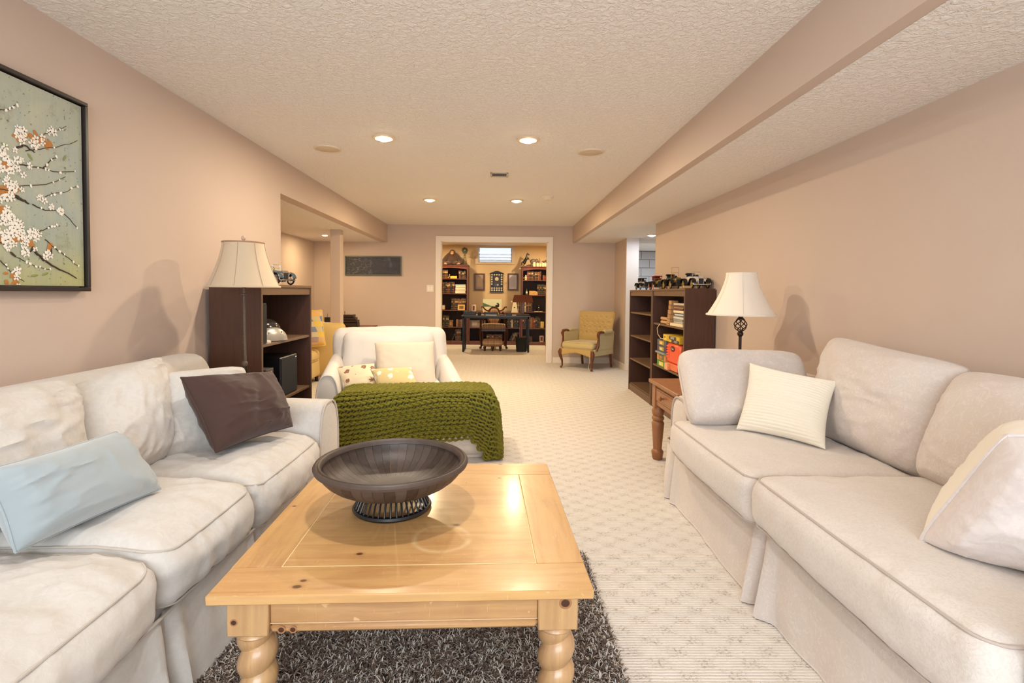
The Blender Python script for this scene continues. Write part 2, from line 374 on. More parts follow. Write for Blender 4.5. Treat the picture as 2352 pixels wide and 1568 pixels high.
MOAT = m_cloth('oatmeal_linen', '#ddcfbd', '#d2c2ae', None)
MYEL = m_cloth('yellow_upholstery', '#d4b87c', '#c9aa68', None, sheen=.1)
MGOLD = m_cloth('gold_brocade', '#b89a5e', '#c8ac70', 'swirl', psc=30)
MGOLD2 = m_cloth('pale_gold_brocade', '#bfab76', '#cbb98a', 'swirl', psc=30)
MDKWOOD = m_wood('walnut_laminate', '#4b2f22', '#5c3b2b', .45, (18, 18, 1.2), 3, dark='#38221a')
MDKEDGE = plain('walnut_edge_band', '#6f5540', .5)
MDKIN = m_wood('dark_walnut_interior', '#3a2620', '#48302a', .6, (18, 18, 1.2), 3, dark='#2c1c18')
MPINE2 = m_wood('stained_pine', '#93603c', '#ab7850', .42, (14, 14, 1.4), 3, dark='#7d4c2e')
MPINE2H = m_wood('stained_pine_flat', '#93603c', '#a9744c', .38, (14, 1.2, 14), 3, dark='#7d4c2e')
MCHERRY = m_wood('cherry_wood', '#5c2e1c', '#78402a', .35, (14, 14, 1.4), 3, dark='#43200f')
MBRZ = plain('bronze_brown_metal', '#3c2f28', .42, .6, var=.3)
MBLK = plain('black_metal', '#17181a', .35, .4); MBLKP = plain('black_plastic', '#141416', .35)
MCHR = plain('chrome', '#dfe2e4', .12, 1., var=.02, bmp=0); MSILV = plain('silver_plastic', '#b9b4aa', .3, .5, bmp=0)
MBRASS = plain('brass', '#b98f3e', .3, .9); MSHADE1 = m_cloth('beige_shade_fabric', '#d8c4a8', '#cdb697', None, fine=400); MSHADE2 = m_cloth('ivory_shade_fabric', '#f0e5d6', '#e9dccb', None, fine=400)
MRUST = plain('rust_leather_shade', '#7a3d1e', .5, var=.3); MPAPER = plain('paper', '#efe6d2', .8, var=.05); MRED = plain('red_enamel', '#8c1c16', .3)
MGLASS = NT('clear_glass'); MGLASS = MGLASS.out('#ffffff', .05, None, Transmission_Weight=1., IOR=1.45)
def emit(name, col, st):
    t = NT(name); return t.out('#000000', .5, None, Emission_Color=lin(col), Emission_Strength=st)
MBULB = emit('warm_bulb_glass', '#ffe0b0', 45.); MBULBC = emit('cool_bulb_glass', '#f2f6ff', 14.)
def flat(col, rough=.6): return plain('paint_'+col[1:], col, rough, var=.1, bmp=.03)
_mc = {}
def fm(col, rough=.6):
    if col not in _mc: _mc[col] = flat(col, rough)
    return _mc[col]
# pine coffee table: knots and a ring mark sit in the wood
def m_pine(name, knots=(), ring=None, axis=0, a='#b78653', b='#d3a46c', coat=.35, rough=.34):
    t = NT(name); sc = [12., 12., 12.]; sc[axis] = 1.1; v = t.obj(tuple(sc)); n = t.noise(v, 2.2, 6, .62, .8); n2 = t.noise(v, 11, 4, .6)
    c = t.ramp(n, [(.25, a), (.55, b), (.8, '#dab078')]); c = t.mix(t.math('MULTIPLY', n2, .3), c, '#a87a42')
    o = t.obj(); scr = t.ramp(t.noise(t.obj((3, 40, 3), (0, 0, .5)), 9, 2, .5), [(.70, 0.), (.73, 1.)]); scr2 = t.ramp(t.noise(t.obj((40, 3, 3), (0, 0, .25)), 9, 2, .5), [(.71, 0.), (.74, 1.)])
    c = t.mix(t.math('MULTIPLY', t.math('MAXIMUM', scr, scr2), .45), c, '#f0cf98')
    blot = t.ramp(t.noise(o, 5, 4, .6, .5), [(.45, 0.), (.7, 1.)]); c = t.mix(t.math('MULTIPLY', blot, .35), c, '#d4aa66')
    for (x, y, r) in knots:
        vm = t.vmath('MULTIPLY', t.vmath('SUBTRACT', o, (x, y, 0)), ((1, 1.3, 0) if axis != 2 else (1, 0, 0)))
        vm = t.vmath('SUBTRACT', o, (x, y, 0)); vm = t.vmath('MULTIPLY', vm, (.4/r, .6/r, 0)); d = t.vmath('LENGTH', vm).outputs['Value']
        c = t.mix(t.ramp(d, [(0., 1.), (.32, .9), (.48, 0.)]), c, '#3c1a0c'); c = t.mix(t.math('MULTIPLY', t.ramp(d, [(.48, 1.), (.88, 0.)]), .3), c, '#8c5526')
    if ring:
        vm = t.vmath('MULTIPLY', t.vmath('SUBTRACT', o, (ring[0], ring[1], 0)), (1, 1, 0)); d = t.vmath('LENGTH', vm).outputs['Value']
        rr = t.ramp(t.math('ABSOLUTE', t.math('SUBTRACT', t.math('ADD', d, t.math('MULTIPLY', t.noise(o, 12), .02)), ring[2]+.01)), [(.0, 1.), (.012, 0.)])
        c = t.mix(t.math('MULTIPLY', t.math('MULTIPLY', rr, t.ramp(t.noise(o, 9), [(.4, .0), (.6, 1.)])), .38), c, '#f3dcae')
    rg = t.ramp(t.noise(o, 7, 4, .6), [(.3, rough-.07), (.7, rough+.1)])
    return t.out(c, rg, t.bump(t.noise(t.obj(tuple(sc)), 14, 4), .12, .0012), Coat_Weight=coat, Coat_Roughness=.16)

# ------------------------------------------------------------------ room shell
XL, XR, XS = -1.885, 1.905, 1.235; YF = 8.67; YB = -2.25
g = G().box(-3.4, 4.8, YB-.1, 13.4, -.1, 0); struct('floor', g, MCARP, flat=True)
g = G(); g.box(XL, XS, YB, YF, CZ, CZ+.1); g.box(-3.3, XL-.12, 4.3, YF, SZ-.02, SZ+.1); g.box(XS+.06, 4.7, YB, YF, SZ, SZ+.1); g.box(1.905, 4.7, YF, 13.3, 2.25, 2.35); g.box(-1.9, 1.7, YF+.12, 12.1, 2.29, 2.4)
struct('ceiling', g, MC, flat=True)
struct('wall_left', G().box(XL-.12, XL, YB, 4.45, 0, CZ+.1), MW, flat=True)
struct('trim_soffit_left', G().box(XL-.12, XL, 4.45, YF, SZ-.02, CZ+.1), MW, flat=True)
struct('trim_soffit_right', G().box(XS, XS+.061, YB, YF, SZ, CZ+.1), MW, flat=True)
struct('wall_alcove_left', G().box(-3.25, -3.115, 4.3, YF, 0, 2.3), MW, flat=True)
struct('wall_alcove_near', G().box(-3.25, XL-.12, 4.2, 4.45, 0, 2.3), MW, flat=True)
g = G(); g.box(-3.25, -.995, YF, YF+.12, 0, CZ+.1); g.box(.825, 2.0, YF, YF+.12, 0, CZ+.1); g.box(-.995, .825, YF, YF+.12, 2.055, CZ+.1)
struct('wall_far', g, MW, flat=True)
struct('wall_right', G().box(XR, XR+.12, YB, 6.25, 0, SZ), MW, flat=True)
struct('wall_hall_stub', G().box(1.955, 2.13, 7.87, YF, 0, SZ), MW, flat=True)
struct('trim_hall_corner', G().box(1.95, 2.14, 7.855, 7.87, 0, SZ), plain('white_corner_paint', '#e6e0dc', .5, var=.02), flat=True)
struct('trim_post', G().box(-2.29, -2.155, 6.98, 7.115, 0, SZ-.02, .003), MW, flat=True)
MOF = plain('office_wall_paint', '#d9bd92', .65, var=.04, sc=3)
g = G(); g.box(-1.9, -.56, 12.05, 12.17, 0, 2.35); g.box(.37, 1.7, 12.05, 12.17, 0, 2.35); g.box(-.56, .37, 12.05, 12.17, 0, 1.88); g.box(-.56, .37, 12.05, 12.17, 2.27, 2.35)
struct('wall_office_back', g, MOF, flat=True)
struct('wall_office_left', G().box(-2.0, -1.88, YF+.12, 12.1, 0, 2.35), MOF, flat=True)
struct('wall_office_right', G().box(1.62, 1.74, YF+.12, 12.1, 0, 2.35), MOF, flat=True)
struct('wall_utility_right', G().box(4.6, 4.72, YB, 13.3, 0, 2.35), plain('utility_paint', '#c9c6c4', .7), flat=True)
# unseen wall behind the camera, its opening added to hold the fill light
g = G(); g.box(-2.1, -1.5, YB-.12, YB, 0, CZ+.1); g.box(1.5, 4.7, YB-.12, YB, 0, CZ+.1); g.box(-1.5, 1.5, YB-.12, YB, 0, .7); g.box(-1.5, 1.5, YB-.12, YB, 2.0, CZ+.1)
struct('wall_rear', g, MW, flat=True)
# painted concrete block wall of the utility room, block by block
wb = struct('wall_utility_block', G().box(1.74, 4.7, 12.62, 12.74, 0, 2.35), plain('grey_mortar', '#9b9a9b', .8), flat=True)
MBLOCK = plain('grey_block_paint', '#b9b7b9', .7, var=.06); blk = None
for r in range(11):
    for c in range(5):
        x0 = 2.7+c*.4+(.2 if r % 2 else 0)
        if blk is None:
            blk = G().box(0, .39, 0, .02, 0, .19, .004).ob('concrete_block', MBLOCK, wb); o = blk
        else: o = blk.copy(); COL.objects.link(o)
        o.location = (x0, 12.6, .01+r*.203)
# baseboards
def baseboard(name, x0, x1, y0, y1):
    g = G(); g.box(x0, x1, y0, y1, 0, .085, .003); g.box(x0+(.004 if y1-y0 > x1-x0 else 0), x1-(.004 if y1-y0 > x1-x0 else 0), y0+(.004 if y1-y0 < x1-x0 else 0), y1, .085, .1, .003); struct(name, g, MWHITE, flat=True)
baseboard('baseboard_left', XL, XL+.014, YB, 4.44); baseboard('baseboard_right', XR-.014, XR, YB, 6.25)
baseboard('baseboard_far_right', .915, 1.94, YF-.014, YF); baseboard('baseboard_far_left', -3.1, -1.09, YF-.014, YF)
baseboard('baseboard_hall', 1.941, 1.955, 7.84, YF-.014); baseboard('baseboard_alcove', -3.115, -3.1, 4.46, YF-.016); baseboard('baseboard_hall_corner', 1.956, 2.14, 7.84, 7.855)
# wide cased opening to the office
g = G(); g.box(-1.075, -.985, YF-.016, YF, 0, 2.13, .003); g.box(.82, .905, YF-.016, YF, 0, 2.13, .003); g.box(-1.075, .905, YF-.0165, YF, 2.045, 2.132, .003)
struct('trim_office_casing', g, MWHITE, flat=True)
g = G(); g.box(-.995, -.975, YF, YF+.13, 0, 2.05); g.box(.805, .825, YF, YF+.13, 0, 2.05); g.box(-.995, .825, YF, YF+.13, 2.035, 2.055)
struct('door_office_jamb', g, MWHITE, flat=True)
for hz in (.28, 1.05, 1.8):
    struct('trim_hinge', G().box(.797, .805, YF+.03, YF+.09, hz, hz+.09, .001), MBRASS, flat=True)
# office window with its well
wn = struct('window_office', G().box(-.56, .37, 12.03, 12.05, 1.855, 1.9, .002).box(-.56, .37, 12.03, 12.05, 2.245, 2.287, .002).box(-.56, -.49, 12.03, 12.05, 1.9, 2.245, .002).box(.30, .37, 12.03, 12.05, 1.9, 2.245, .002), plain('window_casing', '#d8c1a2', .5), flat=True)
G().box(-.49, -.465, 12.08, 12.12, 1.915, 2.24).box(.275, .3, 12.08, 12.12, 1.915, 2.24).box(-.49, .3, 12.08, 12.12, 1.88, 1.915).box(-.49, .3, 12.08, 12.12, 2.24, 2.27).ob('window_frame', fm('#b8b4b2'), wn, flat=True)
G().box(-.465, .275, 12.098, 12.102, 1.915, 2.24).ob('window_pane', MGLASS, wn, flat=True)
A = np.array([[(x, 12.72+.014*sin(z*2*pi/.075), z) for z in np.linspace(1.5, 2.2, 60)] for x in (-.9, .7)])
struct('trim_window_well', G().grid(A), plain('corrugated_well_steel', '#d3dce8', .6, 0, var=.15))
l = area('well_daylight', (-.1, 12.45, 2.75), (0, 0, 0), .9, .5, 45, (.75, .87, 1))
# ceiling fittings
def downlight(x, y, z, mat, label, grp='recessed ceiling lights', r=.085):
    t = thing('ceiling_light', label, 'ceiling light', (x, y, z), 0, grp)
    G().lathe([(r*.70, -.001), (r*.74, -.012), (r*.95, -.010), (r, -.004), (r, .0), (r*.7, .0)], 32, caps=False).ob('trim_ring', fm('#e8d2b0', .35), t)
    G().lathe([(r*.70, -.002), (r*.62, .0), (r*.60, .001)], 24, caps=False).ob('baffle', fm('#f3e3c8', .4), t)
    G().lathe([(.001, -.028), (r*.30, -.026), (r*.52, -.016), (r*.62, -.004), (r*.62, .0)], 24).ob('bulb', mat, t)
names = ['recessed light nearest the camera on the left of the ceiling', 'recessed light nearest the camera on the right of the ceiling', 'recessed light farther down the ceiling, left of the vent',
         'recessed light farther down the ceiling, beside the smoke detector', None, None, 'recessed light over the alcove beside the square post', 'cool white ceiling light at the hall opening', 'small recessed light in the office over the left bookcase', 'small recessed light in the office over the right bookcase']
for i, (x, y, z, p) in enumerate(LIGHTS):
    if names[i]: downlight(x, y, z, MBULBC if i == 7 else MBULB, names[i])
for (x, y, lb) in [(-1.374, 4.127, 'left round ceiling speaker grille near the wall'), (.726, 4.136, 'right round ceiling speaker grille near the bulkhead')]:
    t = thing('ceiling_speaker', lb, 'speaker', (x, y, CZ), 0, 'round ceiling speakers')
    G().lathe([(.001, -.009), (.085, -.008), (.088, -.006)], 40).ob('grille', plain('speaker_mesh', '#d8c6ae', .6, bmp=.4, sc=300), t)
    G().lathe([(.089, -.006), (.092, -.011), (.103, -.009), (.106, 0)], 40, caps=False).ob('rim', fm('#e2d2bc'), t)
t = thing('ceiling_vent', 'small white louvred air vent in the ceiling', 'vent', (-.007, 4.95, CZ))
G().box(-.085, .085, -.085, -.07, -.008, 0, .002).box(-.085, .085, .06, .085, -.008, 0, .002).box(-.085, -.068, -.085, .085, -.008, 0, .002).box(.068, .085, -.085, .085, -.008, 0, .002).ob('frame', fm('#cfc3b4'), t, flat=True)
sl = None
for k in range(7):
    M_ = rotm('X', radians(35), (0, -.06+k*.019, -.001))
    if sl is None: sl = G().box(-.068, .068, -.008, .008, -.0006, .0006).ob('slat', fm('#a59d93'), t, flat=True); o = sl
    else: o = sl.copy(); COL.objects.link(o)
    o.matrix_local = Matrix(M_.tolist())
G().box(-.07, .07, -.07, .062, .0, .001).ob('duct', fm('#6b665f'), t, flat=True)
t = thing('smoke_detector', 'white round smoke detector on the ceiling', 'smoke detector', (.563, 6.06, CZ))
G().lathe([(.001, -.038), (.045, -.037), (.055, -.03), (.058, -.012), (.066, -.01), (.068, 0)], 28).ob('housing', fm('#efe2cf'), t)
G().lathe([(.001, -.041), (.012, -.040), (.014, -.037)], 12).ob('test_button', fm('#d9cbb8'), t)
t = thing('light_switch', 'white double light switch plate on the far wall', 'light switch', (-1.165, YF, 1.25))
G().box(-.058, .058, -.006, 0, -.058, .058, .002).ob('plate', fm('#efe6da'), t, flat=True)
for sx in (-.023, .023): G().box(sx-.016, sx+.016, -.010, -.006, -.034, .034, .002).ob('rocker', fm('#fbf4ea'), t, flat=True)
# ------------------------------------------------------------------ soft furnishings
def quad(BL, BR, TR, TL, w, h, off=0.):
    BL, BR, TR, TL = [np.array(a, float) for a in (BL, BR, TR, TL)]
    n = np.cross(BR-BL+TR-TL, TL-BL+TR-BR); n /= np.linalg.norm(n)
    def f(V):
        u = (V[:, 0]/w+.5)[:, None]; v = (V[:, 1]/h+.5)[:, None]
        return BL*(1-u)*(1-v)+BR*u*(1-v)+TR*u*v+TL*(1-u)*v+n*(V[:, 2:3]+off)
    return f
def throw(name, label, mats, c4, t, group=None, w=None, h=None, off=0., **k):
    a = [np.array(x, float) for x in c4]; w = w or (np.linalg.norm(a[1]-a[0])+np.linalg.norm(a[2]-a[3]))/2; h = h or (np.linalg.norm(a[3]-a[0])+np.linalg.norm(a[2]-a[1]))/2
    c = sum(a)/4; base = np.array([c[0], c[1], min(x[2] for x in a)]); g = G(); pillow(g, w, h, t, T=quad(*[x-base for x in a], w, h, off), **k)
    o = g.ob(name, mats, None, weld=True); o.location = base; tag(o, label, 'pillow', group); return o
def T3(x, y, z): return rotm('Z', 0, (x, y, z))
def loc_of(t): return np.array(t.location)
# ---- cream slipcovered sofa along the left wall
t = thing('sofa', 'cream cotton slipcovered sofa with loose cushions along the left wall', 'sofa', (-1.38, 1.64, 0)); O = T3(1.38, -1.64, 0)
g = G(); ys = [.44, .47, 1.0, 1.6, 2.2, 2.82, 2.85]; R = []
for i, y in enumerate(ys):
    k = .9 if i in (0, 6) else 1; R.append(superring(-1.715, .45, .155*k, .385*k, 32, 3.2, 'xz', y))
g.loft(R, T=O); g.ob('backrest', MSL, t)
g = G(); softbox(g, (.40, 1.16, .11), .04, (12, 40, 4), T=T3(-1.322+1.38, 0, .205)); g.ob('seat_deck', MSL, t)
for nm, y0, y1, sd, tp in (('near', .745, 1.345, 3, .49), ('middle', 1.35, 1.865, 4, .50), ('far', 1.87, 2.535, 5, .485)):
    g = G(); softbox(g, (.315, (y1-y0)/2+.004, .088), .062, (60, 60, 16), bulge=(.03, .0, .02), wr=.014, wsc=(7, 11, 9), seed=sd, T=T3(-1.20+1.38, (y0+y1)/2-1.64, tp-.088), pipe=(.0032, (1, -1)), pipem=1,
                     deform=lambda Q, u: Q-np.array([0, 0, 1])*(.03*np.clip(u[:, 0:1], 0, 1)**4))
    g.ob('seat_cushion', [MSL, MSLP], t)
for (yc, top, nm) in ((2.70, .612, 'far'), (.58, .612, 'near')):
    g = G(); R = []
    for x, k in ((-.888, .80), (-.893, .93), (-.91, 1.), (-1.1, 1.), (-1.4, .99), (-1.7, .98), (-1.83, .97)):
        r = superring(yc, .33, .15*k, (top-.33)*k, 40, 2.9, 'yz', x); r[:, 2] += .006*np.sin(x*23); R.append(r)
    g.loft(R, T=O); rr = superring(yc, .33, .145, (top-.33)*.965, 48, 2.9, 'yz', -.892); g.tube(rr, .005, 6, 1, True, T=O)
    g.ob('armrest', [MSL, MSLP], t)
g = G(); skirt(g, [(-1.83, .42), (-.935, .42), (-.915, .44), (-.915, 2.85), (-.935, 2.87), (-1.83, 2.87)], .006, .292, .016, 9, 4, pleats=((.9+.45, .035, .02), (.9+.98, .045, .035), (.9+1.5, .03, .022)), flare=.025, nz=18, T=O)
g.tube([(x+1.38, y-1.64, .292) for x, y in [(-1.83, .42), (-.93, .42), (-.908, .45), (-.908, 2.84), (-.93, 2.87), (-1.83, 2.87)]], .005, 6, 1); g.ob('skirt', [MSL, MSLP], t)
def bcush(t, O3, c4, th, seed, w, h, mats=None, k=.06, p=2.8, fl=.5, name='back_cushion', wr=.014, seam=.0032, **kk):
    g = G(); pillow(g, w, h, th, k, 64, wr, seed, rc=.09, T=quad(*[np.array(a, float)+O3 for a in c4], w, h), seam=seam, seamm=1, p=p, flat=fl, **kk); return g.ob(name, mats or [MSL, MSLP], t, weld=True)
O3 = np.array([1.38, -1.64, 0])
bcush(t, O3, [(-1.41, .85, .475), (-1.39, 1.76, .475), (-1.58, 1.93, .865), (-1.60, .82, .875)], .24, 11, .98, .44, wr=.024)
bcush(t, O3, [(-1.39, 1.70, .475), (-1.35, 2.08, .475), (-1.575, 2.38, .885), (-1.60, 1.86, .82)], .25, 12, .55, .42, wr=.02)
bcush(t, O3, [(-1.42, 2.02, .48), (-1.13, 2.34, .48), (-1.24, 2.53, .815), (-1.52, 2.22, .815)], .2, 13, .46, .38, k=.04)
throw('throw_pillow', 'dark brown suede throw pillow leaning in the far corner of the cream sofa', [MBROWN, MBROWN], [(-1.125, 2.02, .53), (-.985, 2.44, .53), (-1.13, 2.55, .775), atX(408, 868, -1.30)], .22, k=.07, seed=21, n=64, rc=.02, wr=.020, seam=.003, fold=.012, off=.01)
throw('lumbar_pillow', 'pale blue velvet oblong pillow lying against the cream sofa back', [MBLUE, MBLUE], [(-1.185, 1.25, .53), (-1.10, 1.67, .53), atX(268, 990, -1.23), atX(-45, 1082, -1.24)], .17, k=.06, seed=22, n=64, rc=.02, wr=.011, seam=.004, seamm=1, p=3)
# ---- taupe damask sofa on the right
t = thing('sofa', 'taupe damask slipcovered sofa with loose cushions along the right wall', 'sofa', (1.43, 1.85, 0)); O = T3(-1.43, -1.85, 0); O3 = np.array([-1.43, -1.85, 0])
g = G(); R = []
for i, y in enumerate([.62, .65, 1.2, 1.85, 2.4, 2.98, 3.01]):
    k = .9 if i in (0, 6) else 1; R.append(superring(1.74, .40, .14*k, .335*k, 32, 3.2, 'xz', y))
g.loft(R, T=O); g.ob('backrest', [MSR], t)
g = G(); softbox(g, (.38, 1.1, .13), .03, (10, 40, 4), T=T3(1.40-1.43, -.03, .205)); g.ob('seat_deck', MSRS, t)
for y0, y1, sd, tp in ((1.865, 2.76, 6, .505), (.93, 1.86, 7, .525)):
    g = G(); softbox(g, (.325, (y1-y0)/2, .092), .05, (50, 60, 14), bulge=(.025, 0, .012), wr=.008, wsc=(5, 7, 6), seed=sd, T=T3(1.255-1.43, (y0+y1)/2-1.85, tp-.092), pipe=(.0038, (1, -1)), pipem=1)
    g.ob('seat_cushion', [MSRS, MSRP], t)
for yc, top, x0 in ((2.885, .60, 1.03), (.775, .655, .985)):
    g = G(); R = []
    for x, k in ((x0, .80), (x0+.006, .94), (x0+.025, 1.), (1.2, 1.), (1.5, .99), (1.83, .97)):
        R.append(superring(yc, .33, .135*k, (top-.33)*k, 40, 3.2, 'yz', x))
    g.loft(R, T=O); g.tube(superring(yc, .33, .131, (top-.33)*.965, 48, 3.2, 'yz', x0+.004), .006, 6, 1, True, T=O); g.ob('armrest', [MSR, MSRP], t)
g = G(); skirt(g, [(1.84, 3.03), (1.03, 3.03), (1.01, 3.01), (1.0, .64), (1.03, .61), (1.84, .61)], .006, .325, .014, 6, 9, pleats=((.84+1.13, .05, .045), (.84+.12, .04, .02), (.84+2.2, .04, .03)), flare=.012, nz=18, T=O)
g.tube([(x-1.43, y-1.85, .325) for x, y in [(1.84, 3.03), (1.03, 3.03), (1.003, 3.0), (.993, .65), (1.02, .61), (1.84, .61)]], .005, 6, 1); g.ob('skirt', [MSR, MSRP], t)
bcush(t, O3, [(1.58, 2.56, .49), (1.61, 1.86, .47), (1.755, 1.84, .93), (1.76, 2.68, .985)], .27, 31, .8, .5, [MSR, MSRP], wr=.016)
bcush(t, O3, [(1.56, 1.90, .50), (1.58, 1.04, .50), (1.73, 1.02, .93), (1.74, 1.90, .92)], .27, 32, .84, .46, [MSR, MSRP], wr=.012)
bcush(t, O3, [(.965, 2.57, .52), (1.66, 2.60, .515), (1.69, 2.86, .845), (.99, 2.86, .862)], .22, 33, .72, .42, [MSR, MSRP], k=.03, p=4, fl=.36, name='side_cushion', wr=.010)
throw('throw_pillow', 'ivory corduroy throw pillow resting on the taupe sofa in front of its side cushion', [MCORD], [(1.165, 2.47, .525), (1.40, 2.15, .525), atY(1924, 876, 2.32), atY(1722, 833, 2.60)], .15, k=.09, seed=41, wr=.006, rib=(.0135, .005), n=110)
MDAMB = m_cloth('plain_damask_back', '#cdc2bd', '#dad0cb', 'leaf', psc=20, patb=.4)
throw('throw_pillow', 'ivory ribbed pillow with plain damask back propped by the near arm of the taupe sofa', [MDAMB, MCORD], [(1.105, 1.32, .535), (1.47, 1.12, .535), (1.50, .97, .89), atY(2305, 992, 1.21)], .23, k=.02, seed=42, wr=.020, m2=1, seam=.006, seamm=0, p=3, n=110, fold=.004, rc=.05, rib=(.017, .006), rs=-1, back=1.9)
# ---- white chair and a half with ottoman
t = thing('slipcovered_armchair', 'wide white slipcovered armchair in the middle of the room', 'armchair', (-.92, 4.455, 0), radians(14))
g = G(); softbox(g, (.515, .11, .375), .085, (36, 8, 30), bulge=(.01, .02, .015), wr=.010, wsc=(6, 6, 5), seed=51, T=rotm('X', radians(-9), (0, .40, .462))); g.ob('backrest', MWC, t)
g = G(); softbox(g, (.40, .075, .22), .07, (30, 8, 20), bulge=(0, .04, 0), wr=.014, wsc=(7, 5, 7), seed=52, T=rotm('X', radians(-13), (-.02, .245, .60))); g.ob('back_cushion', MWC, t)
g = G(); softbox(g, (.405, .34, .08), .06, (24, 24, 8), bulge=(0, .02, .02), wr=.008, seed=53, T=T3(0, -.06, .335)); g.ob('seat_cushion', MWC, t)
g = G(); softbox(g, (.44, .38, .12), .05, (12, 12, 4), T=T3(0, 0, .135)); g.ob('seat_base', MWC, t)
for sx, zf, zb in ((-1, .545, .62), (1, .44, .60)):
    g = G(); R = []
    for y, k, q in ((-.425, .8, 0), (-.42, .93, 0), (-.40, 1., .02), (-.2, 1., .3), (0, 1, .6), (.2, 1, .85), (.4, 1, 1)):
        top = zf+(zb-zf)*q; R.append(superring(sx*(.51-.03*q), (top+.02)/2, .085*k, (top-.02)/2*k, 32, 2.6, 'xz', y)+np.array([0, 0, 0.]))
    g.loft(R); g.tube(superring(sx*.51, (zf+.02)/2, .082, (zf-.02)/2*.97, 40, 2.6, 'xz', -.423), .006, 6, 0, True); g.ob('armrest', MWC, t)
def m_print(name, base, col, sc, thr, col2=None, seedloc=(0, 0, 0)):
    tt = NT(name); v = tt.obj((1, 1, 1), (0, 0, 0), seedloc); vo = tt.n('ShaderNodeTexVoronoi', Vector=v, Scale=sc); w = tt.noise(v, sc*5, 3, .6); d = tt.math('ADD', vo.outputs['Distance'], tt.math('MULTIPLY', w, .5))
    c = tt.mix(tt.ramp(d, [(thr, 1.), (thr+.03, 0.)]), base, col)
    if col2: c = tt.mix(tt.ramp(d, [(thr-.16, 1.), (thr-.1, 0.)]), c, col2)
    return tt.out(c, .9, tt.bump(tt.noise(v, 250, 2), .2, .001), Sheen_Weight=.2)
throw('throw_pillow', 'tan linen large square pillow on the white armchair', [MOAT], [atY(866, 893, 4.28), atY(1004, 893, 4.30), atY(996, 784, 4.50), atY(860, 786, 4.46)], .13, k=.03, seed=61, wr=.008, p=3.2)
throw('throw_pillow', 'cream pillow printed with brown roses at the left of the white armchair', [m_print('rose_print', '#e4d6b6', '#8e5a46', 12, .50, '#b58a70', (.05, .02, .03))], [atY(800, 902, 4.08), atY(868, 896, 4.05), atY(860, 834, 4.26), atY(767, 843, 4.22)], .10, k=.06, seed=62, wr=.006)
throw('lumbar_pillow', 'small yellow pillow with white blossoms at the front of the white armchair', [m_print('blossom_print', '#d9c18a', '#f5ecdc', 15, .55)], [atY(866, 895, 3.98), atY(964, 892, 3.98), atY(945, 843, 4.12), atY(850, 848, 4.10)], .10, k=.05, seed=63, wr=.006)
# ottoman
OT = (-.60, 3.78, 0); ORZ = radians(6)
t = thing('ottoman', 'white slipcovered ottoman under the green knitted blanket', 'ottoman', OT, ORZ)
g = G(); softbox(g, (.55, .225, .20), .07, (40, 20, 14), bulge=(.01, .0, .015), wr=.010, wsc=(5, 5, 5), seed=71, T=T3(0, 0, .215)); g.ob('cushion', MWC, t)
g = G(); skirt(g, [(.54, .21), (-.53, .21), (-.545, .19), (-.545, -.2), (-.53, -.215), (.53, -.215), (.545, -.2), (.545, .21)][::-1], .005, .2, .014, 8, 12, flare=.03); g.ob('skirt', MWC, t)
# blanket: a draped sheet knitted from thick yarn
MKN = NT('green_wool'); v = MKN.obj(); c = MKN.mix(MKN.noise(v, 40, 3), '#565409', '#87801c'); MKN = MKN.out(c, .95, MKN.bump(MKN.noise(v, 300, 3), .6, .002), Sheen_Weight=.08, Sheen_Roughness=.5)
def drape(s, q):      # s: across, q: back to front, both arc length in metres from the middle of the top
    a, b, r = .565, .235, .09; s = np.asarray(s, float); q = np.asarray(q, float)
    def fold(x, h):
        ax = np.abs(x); f = h-r; e = np.clip(ax-f, 0, r*pi/2); th = e/r; rest = np.clip(ax-f-r*pi/2, 0, None)
        return np.sign(x)*(np.minimum(ax, f)+r*np.sin(th)), r*(1-np.cos(th))+rest
    x, dx = fold(s, a); y, dy = fold(q, b); D = (dx**3+dy**3)**(1/3.)
    D = np.minimum(D, .445); fl = np.clip(D-.08, 0, 1); n = fbm(np.stack([s*4, q*4, s*0], -1), 77, 2)
    cx = np.clip(dx/(D+1e-6), 0, 1)*np.sign(x); cy = np.clip(dy/(D+1e-6), 0, 1)*np.sign(y); off = fl*.10+.018*n*np.clip(D*6, 0, 1)
    return np.stack([x+cx*off, y+cy*off*.8, .458-D+.012*n*(1-np.clip(D*5, 0, 1))], -1)
def hem(s): return -(np.interp(s, [-1.1, -.6, -.3, .1, .38, .46, .52, .62, 1.1], [.62, .60, .55, .50, .465, .56, .66, .68, .5]))
t = thing('blanket', 'chunky olive green knitted blanket draped over the white ottoman', 'blanket', (OT[0], OT[1], 0), ORZ)
rows = 27; s0, s1 = -.93, .92; nst = 44; g = G(); cs = np.linspace(s0, s1, nst*10)
for j in range(rows):
    f0 = j/(rows-1); q = (1-f0)*.26+f0*(hem(cs)); q = q+.012*np.sin(cs*7+1)+.008*fbm(np.stack([cs*6, cs*0+j*.35, cs*0], -1), 5, 2)
    th = (cs-s0)/(s1-s0)*nst*2*pi; pit = .034; ph = j*1.15+.25*np.sin(cs*5+j*.4)
    sS = cs+.012*np.sin(2*(th+ph)); qq = q+pit*.64*np.cos(th+ph); e = 1e-3
    P = drape(sS, qq); A = drape(sS+e, qq)-P; B = drape(sS, qq+e)-P; N = np.cross(A, B); N /= np.linalg.norm(N, axis=1)[:, None]+1e-12
    P = P+N*(.013+.009*np.cos(2*(th+ph))+.004*fbm(np.stack([cs*30, cs*0+j*.7, cs*0], -1), 9, 2))[:, None]; P[:, 2] = np.maximum(P[:, 2], .012)
    g.tube(P, .0080*(1+.2*np.sin(th*3.1+j)), 6)
g.ob('yarn_rows', MKN, t, fix=False)
